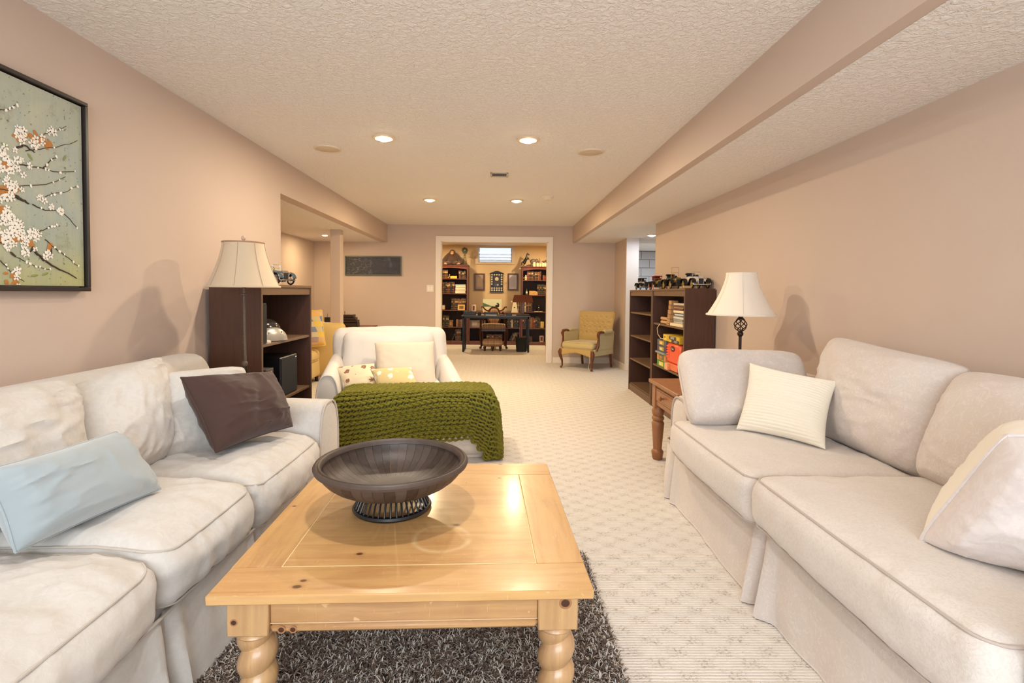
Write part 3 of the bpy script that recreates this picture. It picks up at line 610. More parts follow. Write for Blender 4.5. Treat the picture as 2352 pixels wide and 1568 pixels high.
SS, F0 = np.meshgrid(np.linspace(s0, s1, 90), np.linspace(0, 1, 40), indexing='ij'); QQ = (1-F0)*.26+F0*hem(SS); D = drape(SS, QQ); D[..., 2] = np.maximum(D[..., 2], .006)
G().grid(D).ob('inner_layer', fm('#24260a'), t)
g = G(); V = []; Fc = []
for i in range(6000):
    s_ = rng.uniform(s0, s1); f0 = 1-abs(rng.normal(0, .05)) if i % 3 == 0 else rng.uniform(0, 1)
    q = (1-f0)*.26+f0*float(hem(s_)); p = drape(s_, q); a = drape(s_+.001, q)-p; b = drape(s_, q+.001)-p; n = np.cross(a, b); n /= np.linalg.norm(n)+1e-9
    d = n+rng.normal(0, .8, 3); d /= np.linalg.norm(d); L = rng.uniform(.012, .03); p = p+n*.012; p[2] = max(p[2], .02); w = np.cross(d, rng.normal(0, 1, 3)); w = w/np.linalg.norm(w)*.0009; m_ = p+d*L*.6+np.array([0, 0, .003]); e = p+d*L-np.array([0, 0, .004]); e[2] = max(e[2], .01)
    k = len(V); V += [p-w, p+w, m_+w, m_-w, e]; Fc += [(k, k+1, k+2, k+3), (k+3, k+2, k+4)]
g.add(V, Fc); o = g.ob('loose_fibres', MKN, t, fix=False); o['kind'] = 'stuff'
# ---- shag rug under the coffee table
t = thing('shag_rug', 'dark brown and grey shag rug under the pine coffee table', 'rug', (-.26, 1.4, 0))
G().box(-.66, .655, -.95, .88, .0, .012, .004).ob('backing', fm('#3a302c', .95), t)
N = 92000; xs = rng.uniform(-.92, .395, N); ys = .5+(2.27-.5)*rng.uniform(0, 1, N)**.8; L = rng.uniform(.018, .032, N); an = rng.uniform(0, 2*pi, N)+.0; ln = rng.uniform(.5, 1.7, N)
dx, dy = np.cos(an)*ln, np.sin(an)*ln-.15; w = rng.uniform(.0012, .0022, N); B = np.stack([xs+.26, ys-1.4, np.full(N, .008)], 1); up = np.array([0, 0, 1.])
D = np.stack([dx, dy, np.ones(N)], 1); D /= np.linalg.norm(D, axis=1)[:, None]; Wd = np.stack([-np.sin(an), np.cos(an), np.zeros(N)], 1)*w[:, None]; Ww = np.stack([np.zeros(N), np.zeros(N), w], 1)
M1 = B+D*(L*.55)[:, None]; M2 = B+D*L[:, None]; M2[:, 2] -= L*.30*ln; M2 += rng.normal(0, .0035, (N, 3))*np.array([1, 1, 0]); M2[:, 2] = np.maximum(M2[:, 2], .010)
V = np.stack([B-Wd, B+Wd, M1+Wd, M1-Wd, M2+Wd*.5, M2-Wd*.5], 1).reshape(-1, 3)
sel = rng.uniform(0, 1, N) < .42
for nm, mk, mat in (('dark_pile', ~sel, NT('dark_shag').out('#5a4638', .85, None, Sheen_Weight=.3)), ('light_pile', sel, NT('light_shag').out('#c6bdb3', .8, None, Sheen_Weight=.3))):
    ids = np.nonzero(mk)[0]; VV = V.reshape(N, 6, 3)[ids].reshape(-1, 3); n = len(ids); me = bpy.data.meshes.new(nm); k = np.arange(n)*6
    me.vertices.add(n*6); me.vertices.foreach_set('co', VV.ravel()); me.loops.add(n*8); me.polygons.add(n*2)
    li = np.stack([k, k+1, k+2, k+3, k+3, k+2, k+4, k+5], 1).ravel(); me.loops.foreach_set('vertex_index', li.astype(np.int32)); me.polygons.foreach_set('loop_start', (np.arange(n*2)*4).astype(np.int32)); me.update(calc_edges=True); me.materials.append(mat)
    o = bpy.data.objects.new(nm, me); COL.objects.link(o); o.parent = t; o['kind'] = 'stuff'
# ------------------------------------------------------------------ pine coffee table
TZ = .46; TC = (-.24, 1.668); TR = radians(1.9)
def tl(px, py):
    p = atZ(px, py, TZ); x, y = p[0]-TC[0], p[1]-TC[1]; return (x*cos(TR)+y*sin(TR), -x*sin(TR)+y*cos(TR))
t = thing('coffee_table', 'square honey pine coffee table with turned legs on the shag rug', 'coffee table', (*TC, .0), TR)
KN = [(*tl(1048, 1205), .010), (*tl(826, 1271), .009), (*tl(682, 1347), .011), (*tl(697, 1333), .008), (*tl(1147, 1097), .007), (*tl(1150, 1066), .007), (*tl(676, 1162), .006)]
ring = (*tl(1015, 1235), .080)
PT = m_pine('pine_top_panel', KN, ring, 0); PF = m_pine('pine_front_board', KN, None, 0); PSd = m_pine('pine_side_board', KN, None, 1); PL = m_pine('pine_leg', (), None, 2, '#a98058', '#c29a70', rough=.35); PA = m_pine('pine_apron', (), None, 0, '#a87c52', '#be9166', rough=.38)
H = .463; b = .128
G().box(-H+b+.002, H-b-.002, -H+b+.002, H-b-.002, .437, TZ-.0006, .0012).ob('centre_panel', PT, t)
for y0, y1 in ((-H, -H+b), (H-b, H)): G().box(-H, H, y0, y1, .436, TZ, .003).ob('top_board', PF, t)
for x0, x1 in ((-H, -H+b), (H-b, H)): G().box(x0, x1, -H+b+.0006, H-b-.0006, .436, TZ, .002).ob('top_board', PSd, t)
mI = fm('#efd29a', .5)
for a in ((-H+b, H-b, -H+b, -H+b+.003), (-H+b, H-b, H-b-.003, H-b), (-H+b, -H+b+.003, -H+b+.003, H-b-.003), (H-b-.003, H-b, -H+b+.003, H-b-.003)): G().box(*a, .44, TZ-.0002).ob('inlay_strip', mI, t, flat=True)
K = .43; lg = None; prof = [(.036, .345), (.047, .335), (.049, .322), (.044, .312), (.034, .302), (.038, .292), (.050, .275), (.054, .258), (.050, .240), (.038, .222), (.036, .215), (.046, .200), (.053, .182), (.053, .165), (.045, .145), (.032, .130), (.038, .118), (.047, .105), (.045, .088), (.032, .072), (.036, .055), (.046, .035), (.044, .012), (.034, 0)]
for sx in (-1, 1):
    for sy in (-1, 1):
        if lg is None:
            g = G(); g.box(-.05, .05, -.05, .05, .338, .436, .003); zz = np.linspace(0, .34, 90); ee = .009*np.clip(np.minimum(zz/.03, (.34-zz)/.03), 0, 1); g.tube(np.c_[ee*np.cos(zz*2*pi/.068), ee*np.sin(zz*2*pi/.068), zz], .0395+.0035*np.cos(zz*2*pi/.068), 28); g.lathe([(.001, .318), (.042, .318), (.046, .326), (.042, .336), (.036, .339)], 32); lg = g.ob('leg', PL, t); o = lg
        else: o = lg.copy(); COL.objects.link(o)
        o.location = (sx*(K-.05), sy*(K-.05), 0)
for rz_ in range(4):
    g = G(); g.box(-K+.1, K-.1, -K+.012, -K+.03, .362, .436, .002); g.box(-K+.1, K-.1, -K+.004, -K+.032, .342, .364, .008); o = g.ob('apron', PA, t); o.rotation_euler = (0, 0, rz_*pi/2)
mk, mk2 = fm('#4a2814', .5), fm('#a9764c', .5)
for x, z, r, yy in ((.398, .408, .011, -K), (-.412, .375, .0065, -K), (-.300, .353, .007, -K+.003), (-.272, .353, .0065, -K+.003)):
    g = G(); a = np.arange(14)*2*pi/14; p0 = np.stack([x+r*np.cos(a), np.full(14, yy-.0006), z+r*.9*np.sin(a)], 1); p1 = np.stack([x+r*1.5*np.cos(a), np.full(14, yy-.0002), z+r*1.4*np.sin(a)], 1)
    g.add(np.vstack([[(x, yy-.0012, z)], p0]), [(0, i+1, (i+1) % 14+1) for i in range(14)], 0); g.loft([p0, p1], 1, caps=False); g.ob('knot', [mk, mk2], t)
G().box(-K+.101, K-.101, -K+.0095, -K+.0125, .3635, .3665).ob('worn_edge', fm('#cfae86', .6), t, flat=True)
# ---- slatted wooden fruit bowl
MB = m_wood('weathered_dark_wood', '#30241f', '#483a31', .45, (6, 6, 6), 6, .15, dark='#241b18', rnd=.22)
cb = atZ(901, 1172, TZ); t = thing('footed_bowl', 'dark slatted wooden bowl on a spindle foot on the coffee table', 'bowl', (-.352, 1.70, TZ))
def bp(f):   # wall profile: foot ring to rim
    a = f*pi/2; return .085+.146*sin(a)**.9, .066+.088*(1-cos(a))**.8
st = None; NS = 44
for k in range(NS):
    if st is None:
        R = []; hw = pi/NS*.968
        for f in np.linspace(0, 1, 9):
            r, z = bp(f); R.append([((r+d)*sin(q), -(r+d)*cos(q), z-d*.5) for q, d in ((-hw, 0), (0, 0), (hw, 0), (hw, .006), (0, .006), (-hw, .006))])
        st = G().loft(R).ob('stave', MB, t); o = st
    else: o = st.copy(); COL.objects.link(o)
    o.rotation_euler = (0, 0, k*2*pi/NS+.03)
G().lathe([(r-.012, z+.014) for r, z in [(.236, .134), (.240, .146), (.246, .150), (.250, .146), (.254, .150), (.260, .148), (.2645, .141), (.262, .133), (.250, .128), (.243, .130), (.236, .134)]], 72, caps=False).ob('rim', MB, t)
G().lathe([(.001, .072), (.08, .0725), (.088, .074), (.092, .070), (.090, .064), (.001, .064)], 48).ob('bottom_disc', MB, t)
G().lathe([(.112, .0), (.126, .001), (.130, .007), (.126, .014), (.116, .016), (.112, .010), (.112, 0)], 64, caps=False).ob('foot_ring', MBLKP, t)
sp = None; NB = 40
for k in range(NB):
    if sp is None: sp = G().tube([(.090, 0, .068), (.108, 0, .042), (.121, 0, .012)], .0032, 6).ob('spindle', MBLKP, t); o = sp
    else: o = sp.copy(); COL.objects.link(o)
    o.rotation_euler = (0, 0, k*2*pi/NB)
# ------------------------------------------------------------------ lamps
def bell(r0, r1, h, n=14, pw=1.9): return [(r0+(r1-r0)*(1-(1-(i/n))**pw if False else (i/n)**pw), h*(1-i/n)) for i in range(n+1)]
t = thing('floor_lamp', 'bronze floor lamp with beige panelled bell shade beside the left bookcase', 'lamp', (-1.515, 3.06, 0))
g = G(); P = bell(.114, .200, .265, 14, 1.5); g.lathe([(r, 1.20+z) for r, z in P], 48, caps=False); g.lathe([(r-.002, 1.20+z) for r, z in P], 48, caps=False)
g.lathe([(.2005, 1.2), (.2025, 1.203), (.2015, 1.209), (.199, 1.21)], 48, caps=False); g.lathe([(.114, 1.458), (.1165, 1.462), (.116, 1.468), (.112, 1.468)], 48, 1, caps=False)
g.ob('lamp_shade', [MSHADE1, fm('#b08a70')], t)
g = G()
for k in range(8):
    a = k*pi/4+.2; g.tube([((r+.0012)*cos(a), (r+.0012)*sin(a), 1.2+z) for r, z in P], .0016, 5)
g.ob('panel_seams', fm('#bda084'), t)
g = G().tube([(0, 0, 1.40), (0, 0, 1.465)], .003, 6)
for k in range(3): g.tube([(0, 0, 1.463), (.113*cos(k*2.1), .113*sin(k*2.1), 1.463)], .0016, 5)
g.ob('spider_ring', MBRASS, t)
G().ball((0, 0, 1.492), (.013, .013, .015), 0, 14).lathe([(.005, 1.465), (.009, 1.47), (.004, 1.48)], 12).ob('finial', fm('#d8b9a6', .3), t)
g = G(); g.tube([(0, 0, 1.41), (0, 0, 1.2), (.001, 0, .95), (.004, 0, .76)], .0085, 10); g.lathe([(.010, 1.205), (.010, 1.165), (.018, 1.16), (.018, 1.153), (.009, 1.15)], 14)
for k in range(9): g.lathe([(.0085, 1.1-k*.037), (.0100, 1.096-k*.037), (.0085, 1.092-k*.037)], 10, caps=False)
g.lathe([(.009, .765), (.017, .755), (.019, .745), (.015, .733), (.009, .73)], 14); g.ob('pole', plain('mottled_iron', '#6b5c52', .55, .4, var=.4, sc=80), t)
for k in range(4):
    a = k*pi/2+.5; g = G(); pts = []
    for f in np.linspace(0, 1, 22):
        r = .006+.055*sin(f*pi)**1.0*(1 if f < .5 else 1)+(.11*max(0, f-.62)/.38)**1.0*(f > .62); z = .735-.725*f; pts.append((r*cos(a+f*1.2), r*sin(a+f*1.2), z))
    pts.append((pts[-1][0]*1.15, pts[-1][1]*1.15, .008)); g.tube(pts, .0055, 8); g.ob('leg', MBRZ, t)
def table_lamp():
    t = thing('table_lamp', 'iron table lamp with twisted cage and ivory bell shade on the pine end table', 'lamp', (1.592, 3.35, .572))
    g = G(); P = bell(.094, .213, .278, 16, 1.55); g.lathe([(r, .475+z) for r, z in P], 56, caps=False); g.lathe([(r-.002, .475+z) for r, z in P], 56, caps=False)
    g.lathe([(.2135, .475), (.2155, .478), (.2145, .485), (.211, .487)], 56, caps=False); g.lathe([(.094, .745), (.096, .749), (.0955, .755), (.092, .755)], 48, caps=False); g.ob('lamp_shade', MSHADE2, t)
    g = G()
    for k in range(6):
        a = k*pi/3+.15; g.tube([((r+.001)*cos(a), (r+.001)*sin(a), .475+z) for r, z in P], .0013, 5)
    g.ob('panel_seams', fm('#e6d8c6'), t)
    g = G(); g.lathe([(.001, 0), (.085, 0), (.088, .008), (.07, .018), (.03, .026), (.012, .04)], 32); g.ob('base', MBRZ, t)
    g = G(); g.tube([(0, 0, .03), (0, 0, .345)], .0095, 10); g.lathe([(.009, .335), (.018, .345), (.02, .356), (.016, .366), (.009, .37)], 16); g.lathe([(.012, .475), (.015, .465), (.012, .455), (.006, .45)], 12); g.tube([(0, 0, .46), (0, 0, .73)], .004, 6); g.ob('stem', MBRZ, t)
    g = G()
    for k in range(6):
        pts = [((.006+.033*sin(f*pi)**.8*(1.15-f*.3))*cos(k*pi/3+f*3.0), (.006+.033*sin(f*pi)**.8*(1.15-f*.3))*sin(k*pi/3+f*3.0), .368+(1-f)*0+.095*f) for f in np.linspace(0, 1, 18)]
        g.tube(pts, .0032, 6)
    g.tube([(0, 0, .365), (0, 0, .46)], .003, 6); g.ob('cage', MBRZ, t)
    g = G()
    for k in range(3): g.tube([(0, 0, .728), (.093*cos(k*2.1), .093*sin(k*2.1), .75)], .0016, 5)
    g.ob('spider_ring', MBRASS, t)
table_lamp()
# ------------------------------------------------------------------ pine end table with drawer facing the room
t = thing('end_table', 'stained pine end table with one drawer and turned legs beyond the taupe sofa', 'end table', (1.46, 3.39, 0))
X0, X1, Y0, Y1 = -.37, .39, -.30, .30; TH = .572
g = G(); w3 = (X1-X0)/3
for k in range(3): G().box(X0+k*w3+.001, X0+(k+1)*w3-.001, Y0, Y1, TH-.026, TH, .004).ob('top_plank', MPINE2, t)
prof = [(.030, 0), (.036, .012), (.042, .05), (.043, .058), (.036, .068), (.030, .075), (.033, .12), (.041, .22), (.044, .262), (.038, .275), (.033, .28), (.041, .288), (.044, .298), (.041, .308), (.035, .315), (.042, .33), (.045, .352), (.036, .372), (.034, .385)]
lg = None
for sx, sy in ((-1, -1), (-1, 1), (1, -1), (1, 1)):
    if lg is None: lg = G().lathe(prof, 24).box(-.036, .036, -.036, .036, .38, .547, .003).ob('leg', MPINE2, t); o = lg
    else: o = lg.copy(); COL.objects.link(o)
    o.location = ((X0+.055) if sx < 0 else X1-.055, sy*.235, 0)
g = G(); g.box(X0+.03, X0+.045, -.2, .2, .40, .43, .001).box(X0+.03, X0+.045, -.2, .2, .525, .547, .001); g.box(X0+.09, X1-.09, Y0+.035, Y0+.05, .40, .547).box(X0+.09, X1-.09, Y1-.05, Y1-.035, .40, .547).box(X1-.05, X1-.03, -.2, .2, .4, .547); g.ob('apron', MPINE2, t, flat=True)
d = G().box(X0+.026, X0+.044, -.197, .197, .433, .522, .002).box(X0+.022, X0+.027, -.17, .17, .448, .508, .002).ob('drawer', MPINE2H, t, flat=True)
G().lathe([(.006, 0), (.008, .012), (.016, .02), (.017, .028), (.010, .034), (.001, .035)], 18, T=rotm('Y', -pi/2, (X0+.022, .02, .478))).ob('knob', MPINE2, d)
# ------------------------------------------------------------------ low walnut bookcases
def bookcase(label, loc, rz, L, D, H, shelves, mats=(MDKWOOD, MDKEDGE, MDKIN), rot90=False):
    t = thing('bookcase', label, 'bookcase', loc, rz, None); th = .018
    for x0 in (0, L-th): G().box(x0, x0+th, .004, D, 0, H, .001).box(x0+.0005, x0+th-.0005, 0, .004, 0, H-.001, 0, 1).ob('side_panel', mats[:2], t, flat=True)
    G().box(th, L-th, .003, D-.006, H-th, H, .001).box(th, L-th, .0, .003, H-th, H, 0, 1).ob('top_panel', mats[:2], t, flat=True)
    G().box(th, L-th, .008, .02, H-.07, H-th-.001).ob('top_rail', [mats[1]], t, flat=True); G().box(th, L-th, .006, .02, 0, .075).ob('kick_board', [mats[1]], t, flat=True)
    G().box(th, L-th, D-.006, D, .02, H-th).ob('back_panel', mats[2], t, flat=True)
    G().box(th, L-th, .02, D-.006, .075, .09).ob('shelf', [mats[1]], t, flat=True)
    for z in shelves: G().box(th+.001, L-th-.001, .012, D-.007, z-.018, z, .001).ob('shelf', [mats[1]], t, flat=True)
    return t
BLZ = (.83, .42)
BL = bookcase('low dark walnut bookcase against the left wall behind the floor lamp', (-1.522, 3.30, 0), radians(90), .875, .335, 1.225, BLZ)
BR = bookcase('nearer low walnut bookcase on the right holding games and papers', (1.622, 5.40, 0), radians(-90), .945, .268, 1.235, (.885, .455))
BR2 = bookcase('farther low walnut bookcase on the right with empty shelves', (1.622, 6.34, 0), radians(-90), .92, .268, 1.23, (.965, .68, .395))
# ------------------------------------------------------------------ model vintage cars; front faces -y
def car(label, loc, rz, L, Wd, Hh, body, spoke, trim, roof=None, screen=0., tall=0., grille='#22262a', bumper=True, tyre=None, spare=False, seat='#5a2a20', group='model vintage cars on the right bookcases', fend='#121314'):
    t = thing('model_car', label, 'model car', loc, rz, group); B = fm(body, .25); TR_ = trim; R = Hh*.26; w = Wd/2
    hood = G(); rr = []
    for y, k in ((-L*.40, .78), (-L*.39, .84), (-L*.12, 1.0), (-L*.08, 1.05)): rr.append(superring(0, R*1.05+Hh*.17, w*.42*k, Hh*.20*k, 20, 3, 'xz', y))
    hood.loft(rr).ob('hood', B, t)
    g = G(); rr = []
    for y, k in ((-L*.085, 1.0), (0, 1.12), (L*.25, 1.2), (L*.42, 1.1), (L*.46, .9)): rr.append(superring(0, R*1.0+Hh*.17, w*.50*k, Hh*.23*k, 20, 4, 'xz', y))
    g.loft(rr).ob('body', B, t)
    G().box(-w*.42, w*.42, -L*.05, L*.38, R+Hh*.34, R+Hh*.42, .004).box(-w*.42, w*.42, L*.05, L*.1, R+Hh*.36, R+Hh*.52, .004).box(-w*.44, w*.44, L*.36, L*.41, R+Hh*.36, R+Hh*.55, .004).ob('seats', fm(seat, .5), t)
    G().box(-w*.34, w*.34, -L*.415, -L*.40, R*.75, R*.75+Hh*.40, .004).prism([(-w*.34, R*.75+Hh*.38), (w*.34, R*.75+Hh*.38), (w*.2, R*.75+Hh*.45), (-w*.2, R*.75+Hh*.45)], -L*.0, L*.015, T=np.array([[1, 0, 0, 0], [0, 0, 1, -L*.415], [0, 1, 0, 0], [0, 0, 0, 1.]])).ob('radiator_shell', TR_, t)
    G().box(-w*.27, w*.27, -L*.421, -L*.413, R*.85, R*.75+Hh*.35, .001).ob('grille', fm(grille, .5), t, flat=True)
    G().box(-w*.5, w*.5, -L*.38, L*.44, R*.75, R*1.05, .002).ob('chassis', MBLKP, t, flat=True)
    wh = None
    for sy in (-.33, .33):
        for sx in (-1, 1):
            if wh is None:
                g = G(); a = np.arange(24)*2*pi/24; g.tube(np.stack([0*a, R*.86*np.cos(a), R*.86*np.sin(a)], 1), R*.14, 8, 0, True); g.tube(np.stack([0*a, R*.72*np.cos(a), R*.72*np.sin(a)], 1), R*.05, 6, 1, True)
                for k in range(10): g.tube([(0, 0, 0), (0, R*.72*cos(k*pi/5), R*.72*sin(k*pi/5))], R*.045, 5, 1)
                g.tube([(-R*.2, 0, 0), (R*.2, 0, 0)], R*.13, 8, 1); wh = g.ob('wheel', [tyre or MBLKP, spoke], t); o = wh
            else: o = wh.copy(); COL.objects.link(o)
            o.location = (sx*w*.86, sy*L, R)
    for sy, s in ((-.33, 1), (.33, -1)):
        for sx in (-1, 1):
            pts = [(0, L*sy-s*R*1.12*cos(q), R+R*1.16*sin(q)) for q in np.linspace(.2, pi*.86, 12)]+[(0, L*sy+s*R*1.7, R*.75)]
            A = np.array([[(sx*x, y, z-(.10*R if j in (0, 2) else 0)) for j, x in enumerate((w*.60, w*.85, w*1.05))] for _, y, z in pts]); A2 = A.copy(); A2[..., 2] += R*.1; g = G(); g.grid(A).grid(A2[::-1]); g.ob('fender', fm(fend, .25), t)
    G().box(-w*.95, -w*.6, -L*.12, L*.12, R*.6, R*.7, .001).box(w*.6, w*.95, -L*.12, L*.12, R*.6, R*.7, .001).ob('running_board', MBLKP, t, flat=True)
    for sx in (-1, 1):
        G().lathe([(.001, -.35*R), (R*.2, -.3*R), (R*.32, 0), (R*.35, .05*R), (R*.3, .06*R), (.001, .03*R)], 16, T=rotm('X', pi/2, (sx*w*.52, -L*.40, R*1.75))).ob('headlight', TR_, t)
    if bumper: G().tube([(-w*.95, -L*.46, R*1.2), (-w*.9, -L*.475, R*.85), (0, -L*.485, R*.8), (w*.9, -L*.475, R*.85), (w*.95, -L*.46, R*1.2)], R*.12, 6).tube([(-w*.4, -L*.47, R*.8), (-w*.4, -L*.38, R*.9)], R*.06, 5).tube([(w*.4, -L*.47, R*.8), (w*.4, -L*.38, R*.9)], R*.06, 5).ob('bumper', TR_, t)
    z0 = R+Hh*.36; z1 = z0+Hh*(screen or .3)
    G().tube([(-w*.45, -L*.07, z0), (-w*.45, -L*.06, z1), (w*.45, -L*.06, z1), (w*.45, -L*.07, z0)], R*.05, 5).tube([(-w*.45, -L*.065, (z0+z1)/2), (w*.45, -L*.065, (z0+z1)/2)], R*.04, 5).ob('windscreen_frame', TR_, t)
    a = np.arange(16)*2*pi/16; G().tube(np.stack([-w*.2+R*.35*np.cos(a), -L*.0+R*.12*np.sin(a), z0+Hh*.13+R*.33*np.sin(a)], 1), R*.04, 5, 0, True).tube([(-w*.2, 0, z0+Hh*.12), (-w*.2, -L*.08, z0-Hh*.02)], R*.04, 5).ob('steering_wheel', TR_ if tall else MBLKP, t)
    if roof: G().box(-w*.55, w*.55, -L*.07, L*.42, z1, z1+Hh*.06, .004).box(-w*.52, w*.52, L*.38, L*.42, z0, z1).tube([(-w*.5, L*.15, z0), (-w*.5, L*.15, z1)], R*.05, 5).tube([(w*.5, L*.15, z0), (w*.5, L*.15, z1)], R*.05, 5).ob('roof', fm(roof, .5), t)
    if tall: G().box(-w*.6, w*.5, L*.30, L*.44, R+Hh*.50, R+Hh*.62, .01).ob('folded_top', MBLKP, t)
    if spare:
        a = np.arange(20)*2*pi/20; G().tube(np.stack([0*a+w*.78, -L*.05+R*.8*np.cos(a), R*1.75+R*.8*np.sin(a)], 1), R*.15, 8, 0, True).lathe([(.001, 0), (R*.7, 0)], 16, T=rotm('Y', pi/2, (w*.80, -L*.05, R*1.75))).ob('spare_wheel', TR_, t)
    return t
zt = 1.2365
car('cream and chrome model roadster with yellow spoked wheels, nearest on the right bookcases', (1.795, 4.67, zt), 0, .32, .165, .165, '#d8d4cc', fm('#c9a545'), MCHR, seat='#222222', tall=1)
car('dark green model touring car with tall windscreen frame and yellow wheels on the right bookcase', (1.735, 5.06, zt), 0, .30, .165, .17, '#1d2a25', fm('#c9a545'), MBRASS, screen=.62, tall=1, bumper=False, seat='#151515')
car('black model car with red folded top and pale wheels on the right bookcases', (1.735, 5.58, 1.2315), radians(-6), .28, .165, .165, '#1c1715', MRED, MBRASS, roof='#8e1a14', tyre=fm('#d8a890'), bumper=False, screen=.25, seat='#7a1d18')
car('silver and black model saloon car farthest along the right bookcases', (1.695, 6.0, 1.2315), 0, .26, .14, .145, '#a9adb2', MCHR, MCHR, roof='#15171a', seat='#2a2a2a')
car('blue grey model vintage car with silver spare wheel on the left bookcase', (-1.70, 3.90, 1.2265), radians(62), .30, .15, .165, '#4d6470', fm('#cfc8c0'), MCHR, roof=None, screen=.3, spare=True, tyre=fm('#2a2c2e'), group=None, seat='#d8c28a', fend='#3c4f5a')
t = thing('wooden_block', 'small pale wooden block in front of the green model car', 'block', (1.66, 4.505, zt)); G().box(-.035, .035, -.012, .012, 0, .022, .002).ob('block', fm('#c09a68'), t, flat=True)
# ---- left bookcase contents (front edge x=-1.555+... faces +x)
t = thing('cd_player', 'silver and black dome shaped portable stereo on the left bookcase shelf', 'stereo', (-1.63, 3.62, .83), radians(62))
g = G(); R = []
for y, k in ((-.10, .05), (-.095, .45), (-.07, .8), (-.02, 1.), (.03, .95), (.06, .7)): R.append(np.stack([.14*k*np.cos(np.linspace(0, pi, 20)), np.full(20, y), .105*k**.8*np.sin(np.linspace(0, pi, 20))+.004], 1))
g.loft(R).ob('silver_shell', MSILV, t)
g = G().ball((0, .05, .075), (.125, .11, .085), 0, 24); g.ob('dome', plain('smoked_plastic', '#3a3534', .12, .3, bmp=0), t)
G().ball((-.06, .02, .10), (.055, .06, .05), 0, 16).ob('chrome_lens', plain('mirror_grey', '#a79c94', .1, .9, bmp=0), t); G().ball((-.12, .04, .085), (.03, .05, .04), 0, 12).ob('red_lamp', MRED, t)
for k in range(4): G().ball((-.05+k*.033, -.083, .062), .006, 0, 8).ob('button', fm('#6b2a1c', .3) if k else MCHR, t)
t = thing('white_charger', 'small white gadget in front of the dome stereo', 'gadget', (-1.585, 3.45, .83)); G().lathe([(.001, 0), (.05, 0), (.052, .012), (.04, .02), (.001, .022)], 24).ob('dish', fm('#d9cfc0', .35), t); G().lathe([(.012, .018), (.012, .05), (.03, .058), (.028, .07), (.001, .075)], 18).ob('stalk', fm('#e6ddcf', .35), t)
t = thing('speaker', 'slim black upright speaker at the near side of the left bookcase', 'speaker', (-1.57, 3.365, .83)); G().box(-.02, .035, -.035, .035, 0, .27, .004).ob('cabinet', MBLKP, t, flat=True); G().box(.035, .038, -.03, .03, .01, .26, .001).ob('grille_cloth', fm('#202022', .9), t, flat=True)
t = thing('subwoofer', 'black box subwoofer on the lower shelf of the left bookcase', 'speaker', (-1.69, 3.79, .42)); G().box(-.12, .14, -.15, .15, .0, .285, .005).ob('cabinet', MBLKP, t, flat=True); G().box(.14, .145, -.14, .14, .01, .275, .002).ob('grille_cloth', fm('#1c1d22', .9), t, flat=True); G().box(.145, .147, .10, .125, .262, .270).ob('badge', MCHR, t, flat=True)
cols = ['#6a3a2c', '#2a2422', '#c9a27e', '#8e8a84', '#4a5a54', '#b7b2aa', '#39302c']
for k, c in enumerate(cols):
    b_ = G().box(-.09, .05, 0, .0135, 0, .19, .001, 0).box(.05, .0505, .002, .0115, .06, .15, 0, 1).ob('dvd_case', [fm(c, .4), fm('#d9c7a8')], None, flat=True); b_.location = (-1.58, 3.365+k*.0155, .42)
    tag(b_, '%s disc case, %s in the row beside the subwoofer' % (['rust brown', 'black', 'tan', 'grey', 'green grey', 'silver', 'dark brown'][k], ['first', 'second', 'third', 'fourth', 'fifth', 'sixth', 'seventh'][k]), 'disc case', 'disc cases on the lower left shelf')
b_ = G().box(-.09, .055, -.055, .055, 0, .05, .002, 0).ob('flat_box', fm('#4a4140'), None, flat=True); b_.location = (-1.58, 3.42, .612); tag(b_, 'dark flat box with cream scribble lying on the disc cases', 'box')
G().tube([(.056, -.02+k*.006, .025+.008*sin(k*1.3)) for k in range(9)], .002, 5).ob('scribble', fm('#d9b98a'), b_)
# ---- right bookcase contents (shelf z .885: papers; .455: games)
XF = 1.638
def boxthing(name, label, cat, x0, x1, y0, y1, z0, z1, mats, group=None, b=.002, rz=0):
    cx, cy = (x0+x1)/2, (y0+y1)/2; o = G().box(x0-cx, x1-cx, y0-cy, y1-cy, 0, z1-z0, b).ob(name, mats, None, flat=True); o.location = (cx, cy, z0); o.rotation_euler = (0, 0, rz); return tag(o, label, cat, group)
z = .886
ORD = ['lowest', 'second', 'third', 'fourth', 'fifth', 'sixth', 'seventh', 'eighth', 'ninth', 'tenth', 'eleventh', 'twelfth', 'topmost']
for k, (h, c, d, sh) in enumerate([(.028, '#e6d5b0', .0, .0), (.022, '#b9b3a6', .03, .01), (.018, '#8f979c', .02, .02), (.02, '#ddd5c4', .035, .0), (.012, '#77808a', .05, .02), (.014, '#cfd2cf', .04, .01), (.010, '#6f777d', .055, .0), (.024, '#ead9b8', .03, .01), (.006, '#463a38', .05, .0), (.014, '#7a4440', .02, .02), (.008, '#c9a24a', .03, .01), (.018, '#6a4a46', .04, .0), (.02, '#cbbfae', .05, .0)]):
    o = boxthing('paper_stack' if h > .02 else 'magazine', '%s item counted upward in the pile of magazines on the games bookcase' % ORD[k], 'papers', XF+d*.6, XF+.2, 4.56+sh, 4.86-sh*2, z, z+h-.0008, fm(c, .7), 'pile of magazines and papers', .001, rng.uniform(-.06, .06)); z += h
for k in range(5):
    boxthing('wooden_block', 'light wooden block beside the paper pile, %s of five stacked' % ['lowest', 'second', 'middle', 'fourth', 'topmost'][k], 'block', XF+.0+.004*k, XF+.07+.004*k, 4.90, 4.97, .9+k*.045, .9+k*.045+.043, fm('#b58a5c'), 'wooden blocks beside the papers', .003, .05*((-1)**k))
